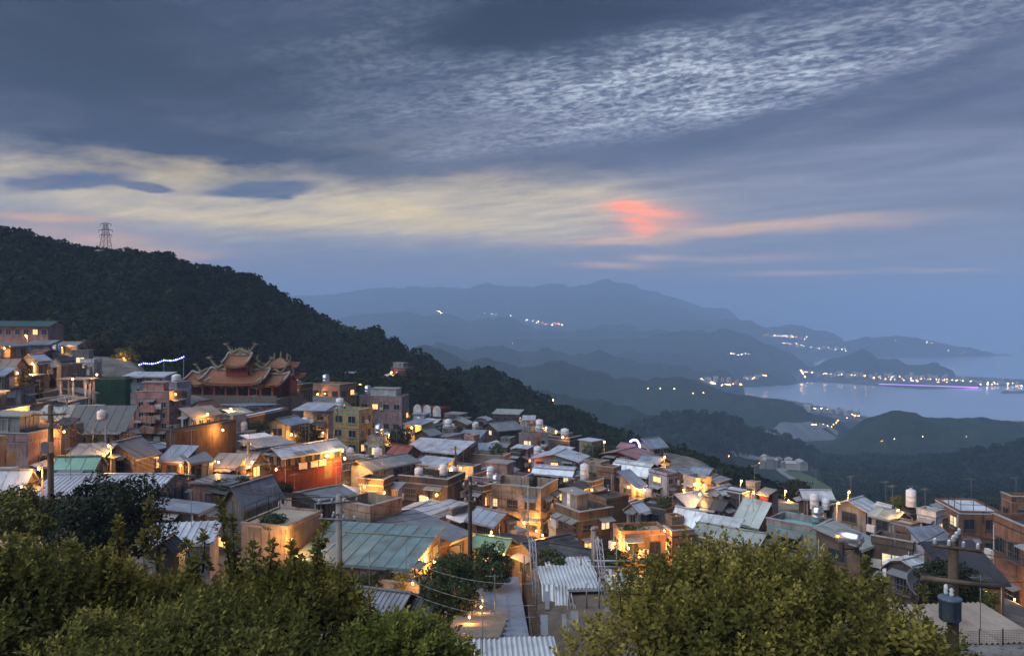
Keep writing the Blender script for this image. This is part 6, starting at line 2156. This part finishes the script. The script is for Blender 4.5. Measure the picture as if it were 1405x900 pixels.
def big_tree(label, px, py, d, rx, ry, rz, nl_, ns, size, lm, seed, shoots=(), K=11):
    q = np.random.RandomState(seed)
    nl = int(nl_ * 1.9)
    c = np.array(at(px, py, d))
    zg = gz(c[0], c[1])
    zb = min(zg, c[2] - rz * 1.05)
    root = empty('leafy_tree', (c[0], c[1], zb))
    tag(root, label, 'tree', 'big leafy trees in the foreground')
    cc = np.array([0, 0, c[2] - zb])
    # lobes of the crown
    g = q.randn(nl, 3); g /= np.linalg.norm(g, axis=1, keepdims=True)
    g[:, 2] = np.where(g[:, 2] < -.35, -g[:, 2], g[:, 2])
    E = np.array([rx, ry, rz])
    lc = cc + g * E * (.50 + .40 * q.rand(nl) ** .6)[:, None]
    lr = (.15 + .13 * q.rand(nl)) * (rx + ry + rz) / 3 * 1.15
    lt_ = q.rand(nl)
    w = lr ** 2 / (lr ** 2).sum()
    pick = q.choice(nl, ns, p=w)
    dd = q.randn(ns, 3); dd /= np.linalg.norm(dd, axis=1, keepdims=True)
    dd[:, 2] = np.where(dd[:, 2] < -.5, -dd[:, 2], dd[:, 2])
    P = lc[pick] + dd * (lr[pick] * (.55 + .5 * q.rand(ns) ** .5))[:, None] * np.array([1, 1, .85])
    outw = (P - cc) / E
    outw /= np.linalg.norm(outw, axis=1, keepdims=True)
    AX = dd * .55 + outw * .45 + np.array([0, 0, .85]) + q.randn(ns, 3) * .28
    LEN = .26 + .22 * q.rand(ns)
    LEN = LEN * size / .13
    # taller shoots standing out of the crown
    PS, AS, LS_ = [], [], []
    tw = MB()
    for sx_, top, hgt in shoots:
        b0 = np.array(at(sx_, top, d - ry * .45)) - np.array([c[0], c[1], zb])
        nS = int(hgt / .2)
        lean = q.randn(2) * .12
        for i in range(nS):
            t = i / nS
            ctr = b0 + np.array([lean[0] * (1 - t) * hgt, lean[1] * (1 - t) * hgt, -hgt * (1 - t)])
            for j in range(2):
                a = q.rand() * 6.28
                PS.append(ctr + q.randn(3) * .05 * (1.3 - t)); AS.append(np.array([math.cos(a) * (.9 - .6 * t), math.sin(a) * (.9 - .6 * t), .7 + t])); LS_.append((.10 + .20 * q.rand()) * (1.0 - .2 * t))
        MB().tube(tuple(b0 + np.array([lean[0] * hgt, lean[1] * hgt, -hgt])), tuple(b0), .03, .008, 5).build('shoot_stem', M_BARK, root)
    lobe_t = lt_[pick]
    if PS:
        lobe_t = np.concatenate([lobe_t, np.full(len(PS), .5)])
        P, AX, LEN = np.concatenate([P, np.array(PS)]), np.concatenate([AX, np.array(AS)]), np.concatenate([LEN, np.array(LS_)])
    v, t = sprigs(P, AX, LEN, K, size, q)
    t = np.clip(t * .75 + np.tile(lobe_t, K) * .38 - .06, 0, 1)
    # inner leaves, so that the crown is not hollow
    me_ = fast_mesh('crown', v, np.arange(len(v)).reshape(-1, 4), lm, {'tint': ('FACE', t)}, smooth_=False)
    put('crown', me_, root)
    b = MB().tube((0, 0, -.6), (0.1, 0, cc[2] * .55), .24, .17, 9)
    b.build('trunk', M_BARK, root)
    for i in range(nl):
        e = lc[i]
        mid = (np.array([.1, 0, cc[2] * .5]) * .5 + e * .5) + q.randn(3) * .15
        lb = MB().path([(0.1, 0, cc[2] * .48), tuple(mid), tuple(e)], .085, 6, .03)
        for j in range(5):
            f = e + (q.randn(3) * .6) * lr[i]
            lb.path([tuple(e), tuple((e + f) / 2 + q.randn(3) * .05), tuple(f)], .028, 4, .008)
        lb.build('limb', M_BARK, root)
    return root


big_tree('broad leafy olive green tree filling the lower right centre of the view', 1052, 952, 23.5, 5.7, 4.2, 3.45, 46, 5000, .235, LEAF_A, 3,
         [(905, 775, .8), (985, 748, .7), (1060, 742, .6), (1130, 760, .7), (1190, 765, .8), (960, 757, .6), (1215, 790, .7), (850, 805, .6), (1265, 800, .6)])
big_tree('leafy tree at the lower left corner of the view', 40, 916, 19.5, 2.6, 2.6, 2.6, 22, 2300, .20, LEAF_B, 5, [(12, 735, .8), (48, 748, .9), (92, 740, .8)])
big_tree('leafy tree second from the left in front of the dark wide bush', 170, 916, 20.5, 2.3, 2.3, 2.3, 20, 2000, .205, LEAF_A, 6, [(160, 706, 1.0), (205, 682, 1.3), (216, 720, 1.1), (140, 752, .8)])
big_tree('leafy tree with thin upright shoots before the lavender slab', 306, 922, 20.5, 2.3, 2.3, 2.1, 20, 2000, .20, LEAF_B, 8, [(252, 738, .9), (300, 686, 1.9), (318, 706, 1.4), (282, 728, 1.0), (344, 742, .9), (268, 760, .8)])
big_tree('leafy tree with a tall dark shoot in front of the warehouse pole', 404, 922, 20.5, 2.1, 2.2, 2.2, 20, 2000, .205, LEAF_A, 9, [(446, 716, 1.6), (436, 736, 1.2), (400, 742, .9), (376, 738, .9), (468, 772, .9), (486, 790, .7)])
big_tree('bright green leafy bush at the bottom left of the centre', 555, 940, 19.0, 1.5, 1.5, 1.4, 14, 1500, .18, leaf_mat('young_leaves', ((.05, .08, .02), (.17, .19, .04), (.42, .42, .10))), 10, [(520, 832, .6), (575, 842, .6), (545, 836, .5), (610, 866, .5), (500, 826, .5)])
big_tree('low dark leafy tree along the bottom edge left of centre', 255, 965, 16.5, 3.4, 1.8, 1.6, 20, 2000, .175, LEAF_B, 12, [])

# ------------------------------------------------------------------ far away: road, meadow, river flats, harbour
def drape(name, outline, m, lift=.6, r0=250):
    vs = []
    for px, py in outline:
        x, y, z = ground_hit(px, py, r0)
        vs.append((x, y, z + lift))
    b = MB()
    return vs, b


def strip(name, pts, wid, m, r0=200, lift=.8):
    P = []
    for (x0, y0), (x1, y1) in zip(pts[:-1], pts[1:]):
        for i in range(6): P.append(ground_hit(x0 + (x1 - x0) * i / 6, y0 + (y1 - y0) * i / 6, r0))
    P.append(ground_hit(*pts[-1], r0))
    b = MB()
    vs, fs = [], []
    for i, p in enumerate(P):
        a, c = P[max(0, i - 1)], P[min(len(P) - 1, i + 1)]
        t = Vector((c[0] - a[0], c[1] - a[1], 0))
        t = t.normalized() if t.length > 1e-6 else Vector((1, 0, 0))
        n_ = Vector((-t.y, t.x, 0)) * wid / 2
        for s in (-1, 1):
            x, y = p[0] + s * n_.x, p[1] + s * n_.y
            vs.append((x, y, max(gz(x, y), 0) + lift))
    for i in range(len(P) - 1): fs.append((2 * i, 2 * i + 1, 2 * i + 3, 2 * i + 2))
    nv = len(vs)
    vs += [(x, y, z - 2.5) for x, y, z in vs]
    fs += [(f[3] + nv, f[2] + nv, f[1] + nv, f[0] + nv) for f in fs]
    for i in range(len(P) - 1):
        fs += [(2 * i, 2 * i + 2, 2 * i + 2 + nv, 2 * i + nv), (2 * i + 1, 2 * i + 1 + nv, 2 * i + 3 + nv, 2 * i + 3)]
    b.add(vs, fs)
    return tag(b.build(name, m), kind='structure')


M_ROAD = mat('valley_road', (.22, .22, .235), .8, .3, .05)
M_MEAD = mat('meadow_grass', (.075, .11, .035), .95, .4, .05)
M_FLAT = mat('river_flats', (.15, .16, .18), .7, .4, .01)
strip('road', [(1004, 624), (1028, 627), (1052, 632), (1066, 640), (1078, 650), (1096, 661), (1124, 675), (1146, 688)], 9, M_ROAD)
strip('meadow', [(1086, 648), (1098, 654), (1112, 662), (1130, 673)], 16, M_MEAD, lift=1.0)
strip('river_flats', [(1062, 604), (1085, 602), (1108, 600), (1134, 599)], 55, M_FLAT, 1000, 1.0)
strip('road', [(1052, 597), (1078, 592), (1104, 587), (1130, 585), (1142, 590), (1147, 596)], 14, M_ROAD, 1000, 2.0)
strip('road', [(1120, 678), (1150, 684), (1185, 688), (1230, 700)], 8, M_ROAD, 100, .5)

M_HO = mat('harbour_glow_orange', (1, .6, .25), .5, emit=(1.0, .50, .17, 26))
M_HW = mat('harbour_glow_white', (1, 1, 1), .5, emit=(.9, .92, 1.0, 22))
M_HR = mat('harbour_glow_red', (1, .2, .1), .5, emit=(1.0, .16, .07, 30))
M_HP = mat('harbour_glow_purple', (.7, .2, 1), .5, emit=(.55, .22, .95, 1.5))
ICO = {}
for m_ in (M_HO, M_HW, M_HR):
    ICO[m_.name] = MB().lathe([(.05, -1), (.8, -.6), (1, 0), (.8, .6), (.05, 1)], 6).mesh('lamp_globe', m_)
NL = [0]


def far_lamp(px, py, m, group, label, d=None, s=1.0, lift=4.0, r0=700):
    if d is None:
        x, y, z = ground_hit(px, py, r0)
    else:
        x, y, z = at(px, py, d)
        z = max(z, 0)
    o = put('harbour_lamp', ICO[m.name], None, (x, y, z + lift * y / 3000.0), scale=[s * .00035 * y] * 3)
    tag(o, label, 'lamp', group)
    NL[0] += 1


def run(pts, n, group, label, mix=(1, 0, 0), jit=1.2, s=1.0, r0=1400):
    for i in range(n):
        t = RND.random() * (len(pts) - 1)
        k_ = min(int(t), len(pts) - 2)
        f = t - k_
        px = pts[k_][0] + (pts[k_ + 1][0] - pts[k_][0]) * f + RND.gauss(0, jit * 1.2)
        py = pts[k_][1] + (pts[k_ + 1][1] - pts[k_][1]) * f + RND.gauss(0, jit * .45)
        q = RND.random()
        m = M_HO if q < mix[0] else M_HW if q < mix[0] + mix[1] else M_HR
        far_lamp(px, py, m, group, label, s=s * RND.uniform(.6, 1.15), r0=r0)


run([(962, 522), (978, 527), (990, 530), (1020, 529), (1052, 529)], 46, 'lamps round the near cove', 'tiny orange lamp on the shore of the cove left of the bay', (.9, .08, .02))
run([(1098, 508), (1101, 513), (1105, 519)], 9, 'lamps of the climbing street', 'tiny orange lamp in the short bright street beside the headland', (1, 0, 0), .3, 1.2)
run([(1105, 512), (1140, 515), (1190, 518), (1260, 521), (1330, 524), (1405, 529)], 95, 'lamps along the harbour shore', 'tiny lamp among the lights along the harbour below the headland', (.8, .15, .05), 1.0, .8)
run([(1205, 521), (1290, 526), (1405, 531)], 26, 'lamps on the harbour quay', 'tiny lamp on the long quay of the bay', (.55, .4, .05), .8)
run([(1050, 462), (1075, 462), (1110, 466)], 24, 'lamps of the far coast town', 'tiny lamp of the far coast town below the far ridge', (.7, .3, 0), 1.5, .8, 3000)
run([(1075, 472), (1110, 478), (1165, 482)], 30, 'lamps on the neck of the peninsula', 'tiny lamp on the low neck of the far peninsula', (.6, .4, 0), 2.0, .7, 3000)
run([(1200, 481), (1272, 482), (1330, 486)], 8, 'lamps on the far peninsula shore', 'tiny lamp on the shore of the far peninsula', (.6, .3, .1), .6, .7, 3000)
run([(720, 441), (745, 445), (775, 447)], 20, 'lamps of the inland town', 'tiny lamp of the inland town on the far plain', (.8, .15, .05), 2.2, .9, 3600)
run([(596, 428), (604, 430), (655, 430), (668, 432), (690, 433), (712, 436)], 12, 'lamps on the far plain', 'tiny pale lamp on the far plain left of the inland town', (.3, .7, 0), 1.5, .8, 3600)
run([(1105, 561), (1128, 562), (1150, 568), (1190, 574)], 26, 'lamps along the near beach', 'tiny orange lamp along the beach at the near side of the bay', (.9, .1, 0), 1.3)
run([(1053, 597), (1078, 592), (1104, 587), (1128, 583), (1142, 588), (1150, 578), (1165, 574)], 26, 'lamps of the valley mouth road', 'tiny orange lamp on the road at the mouth of the valley', (.95, .05, 0), .6, .9)
run([(1000, 487), (1012, 488), (1026, 487)], 9, 'lamps of the hill hamlet', 'tiny pale lamp of the hamlet on the hill left of the headland', (.2, .8, 0), 1.0, .8, 2000)
for lb, px, py, m, s in (('orange lamp alone on the hill left of the cove, first', 889, 536, M_HO, .9), ('orange lamp alone on the hill left of the cove, second', 906, 535, M_HO, .9), ('orange lamp alone on the hill left of the cove, third', 925, 535, M_HO, .9),
                         ('orange lamp near the crest below the cove', 951, 541, M_HO, .9), ('orange lamp just right of the one near the crest', 965, 542, M_HO, .9), ('big red harbour lamp reflected in the bay', 1196, 519, M_HR, 2.2),
                         ('orange harbour lamp beside the big red one', 1199, 520, M_HO, 1.8), ('lamp on the distant valley farm road', 1000, 628, M_HO, 1.0), ('lamp by the valley houses', 1042, 637, M_HO, 1.2), ('second lamp by the valley houses', 1044, 641, M_HW, .9),
                         ('dim lamp on the right hill, leftmost', 1143, 602, M_HO, .7), ('dim lamp on the right hill, second from left', 1210, 607, M_HO, .6), ('dim lamp on the right hill, third from left', 1227, 605, M_HO, .9), ('dim lamp on the right hill, fourth from left', 1266, 601, M_HO, .7),
                         ('dim lamp on the right hill, rightmost', 1326, 601, M_HO, .6), ('lamp in the dark wood right of the lit road', 1295, 670, M_HO, .8), ('dim lamp cluster in the wood above the brick building', 1330, 663, M_HO, .9),
                         ('lamp on the wooded saddle behind the town', 756, 552, M_HO, 2.2), ('lamp beside the one on the wooded saddle', 759, 551, M_HO, 1.8), ('lamp cluster on the slope above the far street lamp', 787, 576, M_HO, 2.2), ('red lamp in the cluster above the far street lamp', 790, 574, M_HR, 1.2),
                         ('lamp on the hillside right of the red hillside house', 610, 520, M_HO, 2.4), ('second lamp on the hillside right of the red house', 614, 519, M_HO, 1.8), ('lamp on the hill crest behind the wood', 551, 473, M_HO, 1.0), ('lamp by the mast on the middle hill', 703, 474, M_HO, 1.0),
                         ('orange light in the dark hillside above the temple', 418, 457, M_HO, .9), ('lamp glimmer over the festoon end', 262, 488, M_HW, 1.2)):
    far_lamp(px, py, m, 'single lamps on the hills', lb, s=s, r0=190 if px < 800 else 330)
# purple-lit quay wall
qa, qb = Vector(at(1206, 528.3, 3200)), Vector(at(1342, 532.5, 3060))
qa.z = qb.z = 0
qm = MB()
dq = (qb - qa)
nq = Vector((-dq.y, dq.x, 0)).normalized() * 8
qm.prism([tuple(qa - nq - qa), tuple(dq - nq), tuple(dq + nq), tuple(nq)], 0, (0, 0, 6.5))
qr = empty('quay', qa)
tag(qr, 'long low quay wall glowing purple across the bay', 'quay')
qm.build('wall', mat('quay_stone', (.2, .2, .22), .9), qr)
q2 = MB()
q2.prism([tuple(-nq * 1.06 + Vector((0, 0, 2))), tuple(dq - nq * 1.06 + Vector((0, 0, 2))), tuple(dq - nq * 1.01 + Vector((0, 0, 2))), tuple(-nq * 1.01 + Vector((0, 0, 2)))], 0, (0, 0, 3.5))
q2.build('quay_glow', M_HP, qr)  # glowing band stands in for purple light falling on the quay
# shore houses
SHM = []
for i, (wv, hv) in enumerate((((11, 8), 7), ((15, 9), 10), ((9, 9), 13))):
    b = MB().box(-wv[0] / 2, -wv[1] / 2, -3, wv[0] / 2, wv[1] / 2, hv)
    b.prism([(-wv[0] / 2 - .6, -wv[1] / 2 - .6, hv + .01), (-wv[0] / 2 - .6, wv[1] / 2 + .6, hv + .01), (-wv[0] / 2 - .6, 0, hv + 2.4)], 0, (wv[0] + 1.2, 0, 0))
    SHM.append(b.mesh('shore_house', mat('shore_house_paint', (.34, .32, .30), .9, .3, .1, obj_var=.8)))
for px0, px1, py0, py1, n, r0 in ((1110, 1330, 513, 523, 60, 1400), (965, 1050, 523, 529, 22, 1400), (1105, 1185, 562, 572, 26, 1400), (1055, 1110, 463, 466, 16, 3000), (1080, 1160, 474, 481, 16, 3000), (720, 775, 443, 448, 12, 3600), (1330, 1405, 524, 529, 16, 1400), (1040, 1060, 638, 645, 4, 330), (1060, 1100, 640, 646, 6, 330)):
    for i in range(n):
        t = RND.random()
        px, py = px0 + (px1 - px0) * t, py0 + (py1 - py0) * (t * .6 + RND.random() * .4)
        x, y, z = ground_hit(px, py, r0)
        if z < .5: continue
        o = put('shore_house', RND.choice(SHM), None, (x, y, z), (0, 0, RND.random() * 3), [RND.uniform(.7, 1.2) * (1 if r0 > 1000 else .8)] * 3)
        tag(o, 'tiny pale house among the lights ' + ('of the inland plain town' if px < 800 else 'in the valley beside the road' if r0 < 1000 else 'round the near cove' if px < 1052 and py > 500 else 'of the near beach' if py > 550 else 'of the far coast' if py < 500 else 'along the harbour shore'), 'house', 'tiny houses far down the coast')
